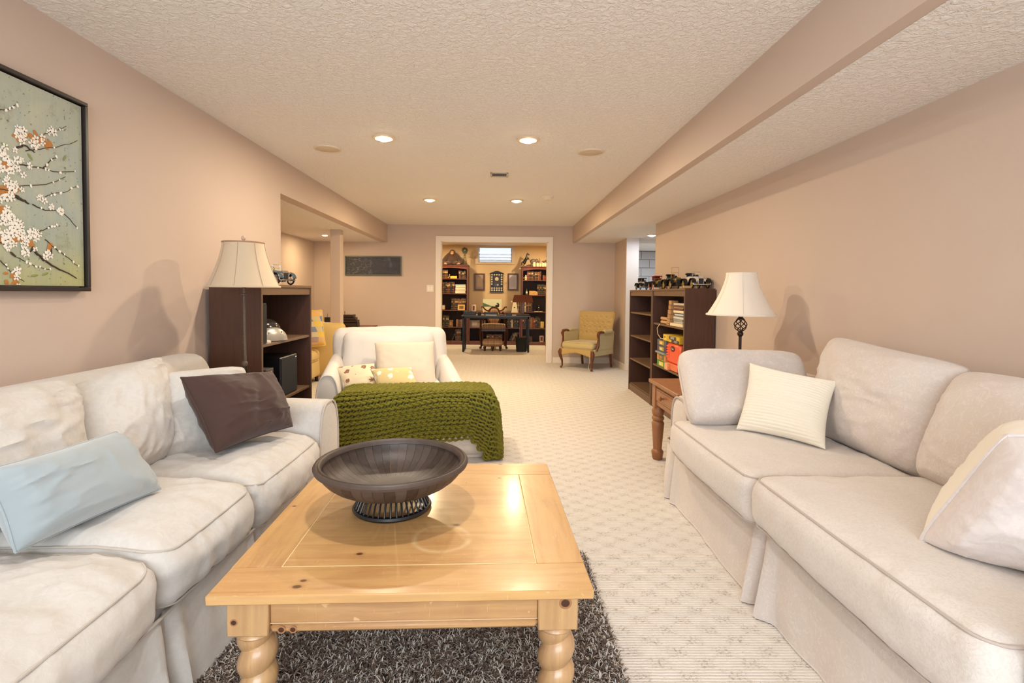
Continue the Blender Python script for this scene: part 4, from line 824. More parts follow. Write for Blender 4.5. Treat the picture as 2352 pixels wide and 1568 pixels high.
for k in range(2):
    o = G().tube([(0, -.1, 0), (0, .1, 0)], .016, 12).ob('wooden_dowel', fm('#c29a6a'), None); o.location = (XF+.02, 5.08, .903+k*.037); tag(o, '%s pale wooden roll at the front of the upper games shelf' % ['lower', 'upper'][k], 'dowel', 'wooden rolls on the shelf')
boxthing('wooden_tray', 'flat pale wooden board under the blocks', 'board', XF-.004, XF+.05, 4.90, 4.975, .886, .8985, fm('#b98a55'))
o = G().tube([(XF-.02, 5.12, .885), (XF-.03, 5.17, .84), (XF-.02, 5.18, .78), (XF-.01, 5.12, .74), (XF+.02, 5.0, .738), (XF+.03, 4.8, .736)], .004, 6).ob('cable', fm('#d9c7ae'), None); tag(o, 'thin white cable hanging between the shelves of the games bookcase', 'cable')
# games column (far part of the shelf), z from .455
GB = [(.455, .515, ['#3e8a3a', '#e0d23c'], 'green game box with a yellow picture at the bottom of the games column'), (.517, .585, ['#c9905a', '#6a7a4a'], 'orange and olive game box second from the bottom of the games column'), (.587, .605, ['#8aa0a0', '#50606a'], 'thin grey blue game box sticking out of the games column'), (.607, .665, ['#5a4a72', '#b8ac3c'], 'purple and lime game box fourth up the games column'), (.667, .725, ['#5c6470', '#c9a13c'], 'dark game box with a yellow picture at the top of the column')]
for k, (za, zb, c, lb) in enumerate(GB):
    px = -.02 if k == 2 else 0; o = boxthing('game_box', lb, 'game box', XF-.005+px, XF+.2, 4.97, 5.24, za, zb, fm(c[0], .45), 'boxed games')
    h = zb-za; G().box(-.1045-.0016, -.1038, -.08, .06, h*.18, h*.85).ob('picture_panel', fm(c[1], .45), o, flat=True); G().box(-.1045-.0026, -.1045, -.03, .03, h*.3, h*.65).ob('print', fm('#e9dcc0' if k != 1 else '#d97a3a', .5), o, flat=True)
    G().box(-.08, .06, -.1362, -.135, h*.2, h*.8).ob('picture_panel', fm(c[1], .45), o, flat=True)
o = boxthing('game_box', 'yellow game box reading SHOOT across its side, topmost of the games', 'game box', XF-.003, XF+.2, 4.60, 5.06, .727, .79, fm('#d9b436', .45), 'boxed games')
MT = lambda y, z, dx=-.1045: np.array([[0, 0, -1, dx], [-1, 0, 0, y], [0, 1, 0, z], [0, 0, 0, 1.]])
G().box(-.1035, -.1018, -.14, .05, .026, .058).ob('dark_panel', fm('#4a4440', .5), o, flat=True); G().box(-.1035, -.1018, -.225, -.02, .003, .028).ob('dark_panel', fm('#4a4440', .5), o, flat=True)
label_text('SHOOT', .030, fm('#e6e2d6', .5), o, MT(-.045, .042)); label_text('A LOO', .026, fm('#d9d4c6', .5), o, MT(-.13, .015)); label_text('TOP', .022, fm('#8a5a2a', .5), o, MT(.17, .036)); G().box(-.1035, -.102, .12, .215, .008, .055).ob('label_panel', fm('#ecd25a', .5), o, flat=True)
t = thing('toy_case', 'bright orange plastic case with a dark oval badge on the games shelf', 'case', (XF, 4.78, .455))
g = G().box(0, .12, -.17, .17, .07, .262, .02)
for k in range(5): g.box(-.006, .004, .10, .17, .12+k*.025, .137+k*.025, .003)
g.ob('shell', plain('orange_plastic', '#f0603a', .4, bmp=0), t, flat=False)
G().box(.004, .12, -.12, .14, .002, .069, .006).ob('lower_tray', plain('salmon_plastic', '#ee7a52', .4, bmp=0), t)
a = np.arange(28)*2*pi/28; G().loft([np.stack([np.full(28, x), .0-.055*np.cos(a), .215+.026*np.sin(a)], 1) for x in (-.004, .001)]).ob('badge', fm('#5a1420', .4), t, flat=True)
label_text('Crayo', .026, fm('#f2d9c8', .5), t, MT(0., .215, -.0048))
t = thing('tin', 'pale orange patterned carton beside the orange case on the games shelf', 'carton', (XF+.01, 4.915, .455)); G().box(-.03, .08, -.045, .045, .0, .065, .003).ob('carton', m_print('carton_print', '#e8a070', '#e9d8a8', 40, .4), t, flat=True)
boxthing('plastic_tub', 'bluish plastic tub on the bottom shelf of the games bookcase', 'tub', XF+.01, XF+.2, 4.85, 5.2, .092, .3, m_print('tub_print', '#8d9aa8', '#c98a78', 14, .35), None, .01)
boxthing('game_box', 'dark blue box on the bottom shelf of the games bookcase', 'game box', XF+.0, XF+.2, 4.55, 4.82, .092, .27, fm('#2c3440', .5), 'boxed games')
# ------------------------------------------------------------------ blossom painting on the left wall
XP = XL; t = thing('blossom_painting', 'large framed painting of white blossom branches on the left wall', 'painting', (XP, 1.75, 1.17))
o0 = np.array([XP, 1.75, 1.17]); y1, y0, z0, z1 = 2.335, 1.14, 1.172, 2.008; Fb = fm('#2b2320', .4)
def fb(ya, yb, za, zb): G().box(0.002, .045, ya-1.75, yb-1.75, za-1.17, zb-1.17, .002).ob('frame_rail', Fb, t, flat=True)
fb(y0, y1, z0, z0+.016); fb(y0, y1, z1-.016, z1); fb(y0, y0+.016, z0+.0165, z1-.0165); fb(y1-.016, y1, z0+.0165, z1-.0165)
tt = NT('painted_canvas'); v = tt.obj(); sp = tt.n('ShaderNodeSeparateXYZ', Vector=v); zz = sp.outputs[2]
c = tt.mix(tt.noise(v, 5, 4, .6, .6), '#7c9490', '#c3bfa6'); c = tt.mix(tt.ramp(tt.noise(v, 3.2, 4, .6, .4), [(.45, 0.), (.62, 1.)]), c, '#8fa0a0')
lo = tt.ramp(tt.math('ADD', zz, tt.math('MULTIPLY', tt.noise(v, 4, 3), .35)), [(.20, 1.), (.52, 0.)]); c = tt.mix(tt.math('MULTIPLY', lo, .75), c, '#a3a254')
c = tt.mix(tt.ramp(tt.noise(v, 7, 5, .7), [(.58, 0.), (.72, .7)]), c, '#6e6a4e'); dr = tt.noise(tt.obj((1, 26, 1.2)), 3, 3); c = tt.mix(tt.math('MULTIPLY', dr, .3), c, '#d8d2b8')
c = tt.mix(tt.ramp(tt.noise(v, 60, 2), [(.66, 0.), (.7, .6)]), c, '#4a4636'); MCAN = tt.out(c, .7, tt.bump(tt.noise(v, 90, 3), .25, .002))
G().box(.002, .03, y0+.022-1.75, y1-.022-1.75, z0+.022-1.17, z1-.022-1.17).ob('canvas', MCAN, t, flat=True)
def pc(cx, cy): p = atX(cx/2.904, 140+cy/2.904, XP+.03); return np.array([p[1]-1.75, p[2]-1.17])
yl, yh = y0+.024-1.75, y1-.024-1.75; zl, zh = z0+.024-1.17, z1-.024-1.17
def clampp(p): return np.array([min(max(p[0], yl), yh), min(max(p[1], zl), zh)])
W_, OR_, BR_, GN_ = G(), G(), G(), G()
def blob(g, p, r, ang, e=.5, x=.0312, n=9):
    a = np.arange(n)*2*pi/n; c_, s_ = cos(ang), sin(ang); q = []
    for k in a:
        u, w = r*cos(k), r*e*sin(k)*(1+.25*cos(k)); q.append(clampp(p+np.array([u*c_-w*s_, u*s_+w*c_])))
    m_ = clampp(p); x += rng.uniform(0, .0012); V = [(x+.0012, *m_)]+[(x, *k) for k in q]
    g.add(V, [(0, i+1, (i+1) % n+1) for i in range(n)])
def flower(p, r):
    a0 = rng.uniform(0, 6)
    for k in range(5):
        a = a0+k*2*pi/5+rng.normal(0, .15); blob(W_, p+r*.62*np.array([cos(a), sin(a)]), r*.5*rng.uniform(.8, 1.15), a, .62, .0318)
    blob(BR_, p, r*.16, a0, .8, .0335)
clus = [(110, 470, 42, 7), (170, 520, 60, 7), (270, 520, 60, 5), (330, 470, 22, 3), (40, 620, 60, 8), (100, 690, 70, 12), (40, 720, 50, 5), (60, 800, 60, 9), (80, 880, 60, 8), (20, 900, 40, 5), (60, 1040, 70, 12), (110, 1100, 70, 14), (50, 1160, 60, 10), (60, 1220, 50, 8), (150, 1180, 50, 6), (235, 1170, 60, 9), (160, 1265, 32, 4), (310, 1290, 42, 5), (105, 1440, 40, 5), (280, 920, 28, 3), (190, 700, 26, 2), (400, 1000, 30, 3), (345, 980, 16, 2), (-60, 700, 80, 12), (-60, 1100, 90, 16), (-120, 900, 90, 12), (-130, 1250, 90, 12), (-250, 1000, 90, 12), (-90, 500, 70, 8)]
for (cx, cy, sp_, n) in clus:
    for _ in range(n):
        x_, y_ = cx+rng.normal(0, sp_*.42), cy+rng.normal(0, sp_*.5)
        flower(pc(x_, y_), rng.uniform(.010, .017))
for (cx, cy, sp_, n) in [(140, 510, 30, 14), (240, 530, 35, 14), (310, 560, 14, 6), (30, 700, 30, 12), (80, 880, 40, 12), (20, 860, 30, 8), (110, 1190, 50, 10), (90, 1455, 60, 12), (190, 1210, 40, 8), (10, 990, 20, 6), (330, 1240, 14, 5), (-80, 800, 80, 16), (-80, 1200, 80, 16)]:
    for _ in range(n): blob(OR_, pc(cx+rng.normal(0, sp_*.6), cy+rng.normal(0, sp_*.5)), rng.uniform(.008, .018), rng.uniform(0, 6), .55, .0305)
brs = [([(-60, 350), (0, 328), (60, 318), (112, 296)], 2), ([(170, 600), (240, 588), (340, 577), (430, 560), (515, 530)], 3), ([(290, 490), (350, 470), (440, 435)], 2), ([(130, 690), (200, 702), (290, 716), (340, 735), (500, 737)], 5), ([(285, 716), (330, 670), (370, 640)], 4), ([(120, 835), (200, 830), (290, 825), (370, 805), (435, 772)], 3), ([(100, 900), (190, 950)], 14), ([(215, 955), (260, 980), (330, 992), (400, 1000), (450, 1040), (512, 1110)], 4), ([(300, 905), (350, 883), (430, 872), (515, 835)], 2), ([(230, 1270), (290, 1330), (380, 1385), (450, 1410), (510, 1450)], 9), ([(300, 1190), (380, 1260), (450, 1310), (520, 1365)], 3), ([(110, 1310), (230, 1365), (330, 1390)], 2), ([(0, 1330), (70, 1400), (160, 1470)], 2), ([(110, 580), (160, 560), (230, 610)], 9), ([(260, 1140), (340, 1100), (400, 1098)], 2), ([(-200, 900), (-60, 850), (60, 860)], 8), ([(-250, 1150), (-100, 1180), (60, 1230)], 9)]
for pts, w in brs:
    P = np.array([clampp(pc(*p)) for p in pts]); n = 14; s = np.linspace(0, len(P)-1, n); Q = np.stack([np.interp(s, range(len(P)), P[:, k]) for k in (0, 1)], 1); Q[1:-1] += rng.normal(0, .0018, (n-2, 2))
    BR_.tube(np.c_[np.full(n, .031), Q], np.linspace(1, .3, n)*w*.00050+.0006, 5)
    for q in Q[3::2]:
        if w < 6 and rng.uniform() < .75: blob(W_, q+rng.normal(0, .002, 2), rng.uniform(.0045, .008), rng.uniform(0, 6), .7, .0322)
for (cx, cy) in [(85, 1290), (30, 560), (200, 640), (210, 1255), (340, 1270), (230, 1430), (300, 1420), (430, 645)]: blob(GN_ if cx not in (85, 210, 340) else BR_, pc(cx, cy), .016, rng.uniform(0, 6), .3, .0315)
W_.ob('blossoms', fm('#f4eee2', .7), t, flat=True); OR_.ob('ochre_strokes', fm('#b8793a', .7), t, flat=True); BR_.ob('branches', fm('#3c2a1c', .7), t, flat=True); GN_.ob('leaf_strokes', fm('#8a9450', .7), t, flat=True)
# ------------------------------------------------------------------ dark abstract picture on the far wall
t = thing('abstract_picture', 'long dark blue picture in a grey frame on the far wall', 'picture', (-2.12, YF, 1.457)); Fb = fm('#5c6058', .4)
G().box(-.473, .473, -.03, -.002, 0, .022, .002).ob('frame_rail', Fb, t, flat=True); G().box(-.473, .473, -.03, -.002, .303, .325, .002).ob('frame_rail', Fb, t, flat=True)
for x0 in (-.473, .451): G().box(x0, x0+.022, -.03, -.002, .0225, .3025, .002).ob('frame_rail', Fb, t, flat=True)
tt = NT('murky_paint'); v = tt.obj((1, 1, 2.2)); c = tt.mix(tt.noise(v, 6, 4), '#24262c', '#4a4a5a'); sp = tt.n('ShaderNodeSeparateXYZ', Vector=tt.obj()); lf = tt.ramp(tt.math('ADD', sp.outputs[0], .5), [(.3, 1.), (.62, .12)])
bl = tt.ramp(tt.noise(tt.obj((1, 1, 3.0)), 26, 3, .6), [(.56, 0.), (.66, .8)]); c = tt.mix(tt.math('MULTIPLY', bl, lf), c, '#8c8664'); bl = tt.ramp(tt.noise(tt.obj((1, 1, .6), (0, 0, 0), (3, 0, 0)), 9, 2), [(.58, 0.), (.68, .5)]); c = tt.mix(bl, c, '#6b6a86')
G().box(-.452, .452, -.014, -.003, .021, .304).ob('canvas', tt.out(c, .6), t, flat=True)
# ------------------------------------------------------------------ the office seen through the opening
def c1(cx, cy, Y): return atY(980+cx/4.9, 520+cy/4.9, Y)
FB = 11.62; FD = 11.97
def arch_rail(x0, x1, zt, y, n=16):
    pts = [(x0, zt), (x1, zt)]+[(x1+(x0-x1)*k/n, zt-.075+.035*sin(pi*k/n)) for k in range(n+1)]
    return G().prism(pts, 0, .018, T=np.array([[1, 0, 0, 0], [0, 0, 1, y], [0, 1, 0, 0], [0, 0, 0, 1.]]))
def tallcase(label, x0, x1, zt, shelves, low=False):
    t = thing('tall_bookcase' if not low else 'low_bookcase', label, 'bookcase', ((x0+x1)/2, FB, 0)); w = (x1-x0)/2; th = .035
    for s in (-1, 1): G().box(s*w-(s > 0)*th, s*w+(s < 0)*th, 0, FD-FB, 0, zt-.02, .003).ob('side_panel', MCHERRY, t, flat=True)
    lp = 0 if low else .012; G().box(-w-lp, w+lp, -.015, FD-FB, zt-.022, zt, .004).ob('top_panel', MCHERRY, t, flat=True)
    arch_rail(-w+th, w-th, zt-.023, .002).ob('arched_rail', MCHERRY, t, flat=True) if not low else G().box(-w+th, w-th, .002, .02, zt-.06, zt-.023).ob('top_rail', MCHERRY, t, flat=True)
    G().box(-w+th, w-th, FD-FB-.012, FD-FB-.002, .02, zt-.02).ob('back_panel', plain('dark_back', '#4a4144' if x0 > 0 else '#3a2620', .7), t, flat=True)
    for z in shelves: G().box(-w+th, w-th, .004, FD-FB-.013, z-.02, z, .002).ob('shelf', MCHERRY, t, flat=True)
    G().box(-w+th, w-th, .0, .018, .0, shelves[-1]-.02, .002).ob('plinth', MCHERRY, t, flat=True); return t
zL = [round(float(c1(300, y, FB)[2]), 3) for y in (585, 752, 940, 1130, 1285)]; zR = [round(float(c1(1200, y, FB)[2]), 3) for y in (603, 772, 960, 1146, 1300)]
xL1 = float(c1(467, 800, FB)[0]); xR0 = float(c1(1066, 700, FB)[0]); ztL = float(c1(300, 432, FB)[2]); ztR = float(c1(1200, 450, FB)[2])
tallcase('tall cherry bookcase on the left of the office with a plush ape on top', xL1-.80, xL1, ztL, zL)
tallcase('tall cherry bookcase on the right of the office with a rearing horse on top', xR0, xR0+.80, ztR, zR)
zC0 = float(c1(700, 968, FB)[2]); zC = [float(c1(700, 1137, FB)[2]), float(c1(700, 1290, FB)[2])]
tallcase('low cherry bookcase under the office window behind the desk', xL1+.004, xR0-.004, zC0, zC, True)
BK = {'brown': '#4a2a1c', 'maroon': '#5c1f1a', 'black': '#1a1717', 'green': '#232c20', 'tan': '#8a6444', 'cream': '#d9c8a4', 'red': '#7a3426'}
gilt = plain('gilt_band', '#8f7340', .4, .3, bmp=0); gilt2 = plain('cream_label', '#b09468', .6, bmp=0)
protos = {}
def book(col, x, y, z, w, h, label, group, lean=0., lie=False, d=.17):
    var = int(rng.integers(0, 3)); key = (col, var)
    if key not in protos:
        g = G().box(-.5, .5, 0, 1, 0, 1, 0, 0); g.box(-.5, .5, .02, .98, .985, 1.002, 0, 3)
        for zb, zc, mi in () if var == 9 else ((.12, .14, 1), (.52, .56, 1), (.88, .90, 1)) if var == 1 else ((.10, .14, 1), (.28, .33, 1), (.62, .78, 2 if col in ('maroon', 'brown', 'green') else 1), (.86, .90, 1)): g.box(-.51, .51, -.012, .05, zb, zc, 0, mi)
        o = g.ob('book', [fm(BK[col], .45), gilt, gilt2, MPAPER], None, flat=True); protos[key] = o
    else: o = protos[key].copy(); COL.objects.link(o)
    o.location = (x, y, z+(sin(abs(lean))*w/2 if lean else 0)); o.scale = (w, d, h)
    o.rotation_euler = (0, lean, 0) if not lie else (0, pi/2, 0)
    if lie: o.location = (x-h/2, y, z+w/2)
    return tag(o, label, 'book', group)
def row(cx0, cx1, cyt, zs, n, cols, where, lean=0., jit=.012):
    a = c1(cx0, cyt, FB); b = c1(cx1, cyt, FB); w = (b[0]-a[0])/n; h0 = a[2]-zs
    cols_all = [cols[k % len(cols)] for k in range(n)]
    for k in range(n):
        col = cols[k % len(cols)]; h = h0-abs(rng.normal(0, jit)); book(col, a[0]+w*(k+.5), FB+.05+rng.uniform(0, .01), zs+.0005, w*.93, h, '%s%s gilt-banded book %s' % ('' if cols_all.count(col) < 2 else ORDS[cols_all[:k].count(col)]+' ', col, ('from left ' if cols_all.count(col) > 1 else '')+where), 'books '+where, lean)
ORDS = ['first', 'second', 'third', 'fourth', 'fifth', 'sixth', 'seventh']
def stack(cx0, cx1, zs, hs, cols, where):
    a = c1(cx0, 700, FB); b = c1(cx1, 700, FB); z = zs+.0005
    nm = ['lowest', 'second from the bottom', 'third from the bottom', 'fourth from the bottom', 'fifth from the bottom', 'topmost']
    for k, h in enumerate(hs):
        s = rng.uniform(-.008, .008); o = G().box(-(b[0]-a[0])/2, (b[0]-a[0])/2, 0, .2, 0, h-.001, .002, 0).box(-(b[0]-a[0])/2+.004, (b[0]-a[0])/2-.004, -.001, .19, h*.2, h*.8, 0, 1).ob('book', [fm(cols[k % len(cols)], .6), MPAPER], None, flat=True)
        o.location = ((a[0]+b[0])/2+s, FB+.05, z); z += h; tag(o, '%s book of the flat stack %s' % (nm[min(k, 5)], where), 'book', 'books lying flat '+where)
LB = 'of left office bookcase'; RB = 'of right office bookcase'
row(178, 235, 482, zL[0], 3, ['black', 'maroon', 'brown'], 'at left end of top shelf '+LB); row(362, 442, 492, zL[0], 4, ['maroon', 'black', 'brown', 'black'], 'at right end of top shelf '+LB, -.06)
row(178, 312, 612, zL[1], 8, ['brown', 'black', 'black', 'maroon'], 'on second shelf '+LB); stack(322, 440, zL[1], [.028, .032, .034, .040, .036, .032], ['#e6d6a8', '#c9b48a', '#c2b26a', '#c9a890', '#4a4650', '#a89078'], 'on second shelf '+LB)
row(272, 436, 805, zL[2], 9, ['black', 'brown', 'brown', 'green', 'red', 'maroon', 'red', 'brown', 'black'], 'on third shelf '+LB, .05)
row(178, 245, 1000, zL[3], 4, ['green', 'black', 'green'], 'on fourth shelf '+LB, .04); row(328, 402, 1045, zL[3], 3, ['tan', 'brown', 'tan'], 'at right end of fourth shelf '+LB)
row(318, 388, 1152, zL[4], 4, ['black', 'maroon', 'brown'], 'on bottom shelf '+LB); row(275, 292, 1150, zL[4], 1, ['black'], 'leaning over on bottom shelf '+LB, .42)
row(1130, 1292, 495, zR[0], 9, ['red', 'brown', 'black', 'maroon', 'black', 'brown', 'black'], 'on top shelf '+RB); row(1308, 1345, 545, zR[0], 2, ['red', 'maroon'], 'at right end of top shelf '+RB)
row(1246, 1345, 650, zR[1], 6, ['black', 'brown', 'black', 'green'], 'on second shelf '+RB); row(1085, 1192, 852, zR[2], 6, ['black', 'cream', 'black', 'red', 'black', 'brown'], 'on third shelf '+RB)
row(1078, 1282, 1018, zR[3], 11, ['green', 'brown', 'black', 'brown', 'red', 'tan', 'red', 'maroon', 'black'], 'on fourth shelf '+RB); row(1078, 1190, 1232, zR[4], 4, ['black', 'brown'], 'on bottom shelf '+RB)
row(905, 1036, 1040, zC[0], 8, ['black', 'black', 'green', 'cream', 'black'], 'on upper shelf of low office bookcase'); row(925, 1000, 1185, zC[1], 5, ['black', 'black', 'tan'], 'leaning on lower shelf of low bookcase', .45); row(672, 852, 1215, zC[1], 9, ['brown', 'black', 'maroon'], 'behind the footstool on low bookcase')
def at_shelf(cx, zs, dy=.06): p = c1(cx, 700, FB+dy); return (float(p[0]), FB+dy, zs+.0006)
def wz(cx0, cx1): return float(c1(cx1, 700, FB)[0]-c1(cx0, 700, FB)[0])
def hz(cy0, cy1): return float(c1(700, cy0, FB)[2]-c1(700, cy1, FB)[2])
def pframe(name, label, cat, loc, w, h, fc, pc_, rw=.012, d=.015, tilt=-.12, inner=None, grp=None, ic=None):
    t = thing(name, label, cat, loc, 0, grp); t.rotation_euler = (tilt, 0, 0); m = fm(fc, .4)
    G().box(-w/2, w/2, 0, d, 0, rw, .001).box(-w/2, w/2, 0, d, h-rw, h, .001).box(-w/2, -w/2+rw, 0, d, rw, h-rw, .001).box(w/2-rw, w/2, 0, d, rw, h-rw, .001).ob('frame', m, t, flat=True)
    G().box(-w/2+rw, w/2-rw, .004, .008, rw, h-rw).ob('picture', fm(pc_) if isinstance(pc_, str) else pc_, t, flat=True)
    if inner: G().box(-w*inner/2, w*inner/2, .002, .004, h*.22, h*.78).ob('inner_picture', fm(ic or '#8a5a4a'), t, flat=True)
    return t
pframe('photo_frame', 'red photo frame at the left end of the third shelf of the left office bookcase', 'photo frame', at_shelf(190, zL[2]), .08, .12, '#6a2a24', '#c9b8a0')
pframe('card', 'yellow card with dark drawing before the books of the left office bookcase', 'card', at_shelf(391, zL[2], .02), wz(350, 430), hz(872, 935), '#e3b75a', '#e3b75a', .006, .004, -.1, .6, None, '#7a5a2a')
pframe('photo_frame', 'brown carved frame on the fourth shelf of the left office bookcase', 'photo frame', at_shelf(272, zL[3]), wz(245, 300), hz(1050, 1125), '#8a6238', '#6a4a2c', .012, .02, -.08, .4, None, '#a5814f')
o = boxthing('yellow_box', 'small yellow box on the top shelf of the left office bookcase', 'box', *[at_shelf(265, 0)[0], at_shelf(340, 0)[0]], FB+.05, FB+.15, zL[0]+.0006, zL[0]+.06, fm('#d9b44a'), None, .003)
t = thing('figurine', 'small tan animal figurine on the top shelf of the left office bookcase', 'figurine', at_shelf(246, zL[0])); skin('body', [(0, 0, .02), (.02, 0, .05), (.015, 0, .075), (.03, 0, .10), (-.02, 0, .02), (.02, -.01, .015)], [(0, 1), (1, 2), (2, 3), (0, 4), (0, 5)], [.014, .014, .010, .012, .006, .006], fm('#b58a5a'), t, 1)
# pale relief pictures on the low case
pframe('relief_panel', 'pewter relief panel on the left of the low office bookcase', 'panel', at_shelf(540, zC[0]), wz(480, 602), hz(1040, 1122), '#8d8078', '#9a8c80', .008, .02, -.05, .5, None, '#b5a898')
pframe('relief_panel', 'second pewter relief panel on the low office bookcase, nearer the plaid chair', 'panel', at_shelf(642, zC[0]), wz(620, 664), hz(1040, 1122), '#8d8078', '#a5947f', .008, .02, -.05, .5, None, '#c9b8a0')
pframe('photo_frame', 'narrow pinkish frame with a dark figure standing on the low office bookcase', 'photo frame', at_shelf(531, zC0, .12), wz(502, 560), hz(862, 955), '#b98a64', '#e0bfa0', .006, .01, -.1, .35, None, '#5a3a30')
t = thing('landscape_picture', 'unframed landscape picture with green trees leaning on the low office bookcase', 'picture', at_shelf(740, zC0, .2)); t.rotation_euler = (-.12, 0, 0)
w, h = wz(632, 850), hz(805, 955); G().box(-w/2, w/2, 0, .015, 0, h, .002).ob('canvas', fm('#d5d8b8'), t, flat=True)
G().prism([(-w/2+.002, h*.42), (w*.25, h*.42), (w*.1, h*.46), (-w*.1, h*.5), (-w*.3, h*.62), (-w/2+.002, h*.72)], -.002, 0, T=np.array([[1, 0, 0, 0], [0, 0, 1, 0], [0, 1, 0, 0], [0, 0, 0, 1.]])).ob('tree_line', fm('#4f6b48'), t, flat=True)
G().box(-w/2+.002, w/2-.002, -.0015, 0, .004, h*.40).ob('snow_field', fm('#e2d6b0'), t, flat=True)
# wall pieces
t = pframe('certificate_frame', 'brown framed pale document on the office wall, left of the medal plaque', 'picture frame', (float(c1(594, 625, 12.03)[0]), 12.03, float(c1(594, 720, 12.03)[2])), .245, .40, '#5a2c14', '#a8978c', .035, .018, 0, .45, None, '#c2a888')
t = pframe('certificate_frame', 'brown framed white document on the office wall, right of the medal plaque', 'picture frame', (float(c1(970, 625, 12.03)[0]), 12.03, float(c1(970, 720, 12.03)[2])), .245, .40, '#5a2c14', '#cfc8cc', .035, .018, 0, .5, None, '#bdb9bf')
p = c1(788, 740, 12.03); t = thing('medal_plaque', 'black pediment topped plaque with rows of round silver medals on the office wall', 'plaque', (float(p[0]), 12.045, float(p[2]))); w = .335; h = .44
G().box(-w/2+.02, w/2-.02, -.02, 0, .015, h, .002).box(-w/2, w/2, -.035, 0, 0, .018, .003).box(-w/2, w/2, -.035, 0, h-.008, h+.008, .003).prism([(-w/2+.01, h+.008), (w/2-.01, h+.008), (.04, h+.055), (0, h+.06), (-.04, h+.055)], -.03, 0, T=np.array([[1, 0, 0, 0], [0, 0, 1, 0], [0, 1, 0, 0], [0, 0, 0, 1.]])).ob('board', fm('#16141a', .4), t, flat=True)
G().box(-.075, .075, -.026, -.02, .13, .385, .002).ob('centre_panel', fm('#3f3840', .5), t, flat=True); G().box(-.05, .05, -.028, -.026, .145, .20).ob('name_panel', fm('#0c0c0c', .3), t, flat=True)
MD = fm('#d8cdb4', .3); pr = G().lathe([(.001, -.006), (.016, -.005), (.02, -.001), (.02, .001)], 16, T=rotm('X', pi/2, (0, 0, 0))).ob('medal', MD, t); first = True
spots = [(x, .41) for x in (-.112, -.056, 0, .056, .112)]+[(x, z) for z in (.355, .30, .245, .19) for x in (-.115, .115)]+[(x, z) for z in (.095, .045) for x in (-.112, -.056, 0, .056, .112)]+[(.022, .172)]
for (x, z) in spots:
    if first: o = pr; first = False
    else: o = pr.copy(); COL.objects.link(o)
    o.location = (x, -.02 if abs(x) > .03 or z > .4 or z < .1 else -.03, z)
    o.rotation_euler = (pi, 0, 0)
G().lathe([(.044, 0), (.044, .002), (.036, .007), (.001, .008)], 24, T=rotm('X', pi/2, (0, -.026, .31))).ob('large_medal', MD, t)
# top of the left case: plush ape and windmill
AP = plain('dark_brown_plush', '#3a2418', .95, bmp=.6, sc=120, sheen=.4); SKN = fm('#a5785a', .7)
p = c1(290, 430, FB+.13); t = thing('plush_ape', 'dark brown plush ape sitting on the left office bookcase', 'plush toy', (float(p[0]), FB+.13, ztL+.001))
g = G().ball((0, 0, .12), (.12, .09, .12)).ball((0, .0, .20), (.10, .075, .07)).ball((0, -.02, .285), (.075, .07, .075), 0, 20)
for q in (-1, 1):
    g.tube([(q*.06, 0, .24), (q*.13, -.01, .18), (q*.20, -.03, .10), (q*.215, -.05, .05), (q*.17, -.075, .035)], [.06, .055, .045, .038, .032], 14).ball((q*.09, -.06, .045), (.07, .06, .042))
fuse(g.ob('body', AP, t), .011)
G().ball((0, -.082, .262), (.042, .024, .030), 0, 16).ball((0, -.080, .300), (.036, .016, .020), 0, 16).ob('face', SKN, t); G().ball((-.015, -.096, .300), .006).ball((.015, -.096, .300), .006).ob('eyes', MBLKP, t)
for s in (-1, 1):
    g = G().ball((s*.15, -.085, .028), (.045, .03, .024), 0, 12)
    for k in range(4): g.tube([(s*(.12+k*.018), -.10, .03), (s*(.115+k*.018), -.13, .016)], .008, 6)
    g.ob('hand', SKN, t)
p = c1(430, 425, FB+.12); t = thing('windmill_model', 'dark metal toy windmill beside the plush ape', 'windmill', (float(p[0]), FB+.12, ztL+.001)); g = G(); c4 = [(-1, -1), (1, -1), (1, 1), (-1, 1)]
for a, b in c4: g.tube([(a*.045, b*.045, 0), (a*.012, b*.012, .27)], .004, 5)
for z0, z1 in ((0, .09), (.09, .18), (.18, .25)):
    for k in range(4):
        a, b = c4[k], c4[(k+1) % 4]; r = lambda z: .045-.033*z/.27
        g.tube([(a[0]*r(z0), a[1]*r(z0), z0+.003), (b[0]*r(z1), b[1]*r(z1), z1)], .0025, 5).tube([(a[0]*r(z1), a[1]*r(z1), z1), (b[0]*r(z1), b[1]*r(z1), z1)], .0025, 5)
g.ob('tower', plain('dark_green_metal', '#4a4a34', .5, .4), t); G().box(-.05, .05, -.03, .03, .27, .28, .002).ob('platform', fm('#3a3a2c'), t, flat=True)
G().tube([(0, 0, .28), (0, 0, .335)], .006, 6).tube([(0, -.05, .335), (0, .06, .335)], .005, 6).ob('shaft', fm('#3a3a2c'), t); vb = None
for k in range(12):
    if vb is None: vb = G().box(.018, .072, -.001, .001, -.014, .014, T=rotm('X', .5)).ob('vane', fm('#3f4a38', .5), t, flat=True); o = vb
    else: o = vb.copy(); COL.objects.link(o)
    o.location = (0, -.05, .335); o.rotation_euler = (0, k*pi/6, 0)
G().prism([(.06, -.03), (.12, -.045), (.12, .045), (.06, .03)], -.001, .001, T=np.array([[.3, 0, 0, 0], [.9, 0, 1, 0], [0, 1, 0, .335], [0, 0, 0, 1.]])).ob('tail', fm('#3f4a38', .5), t, flat=True)
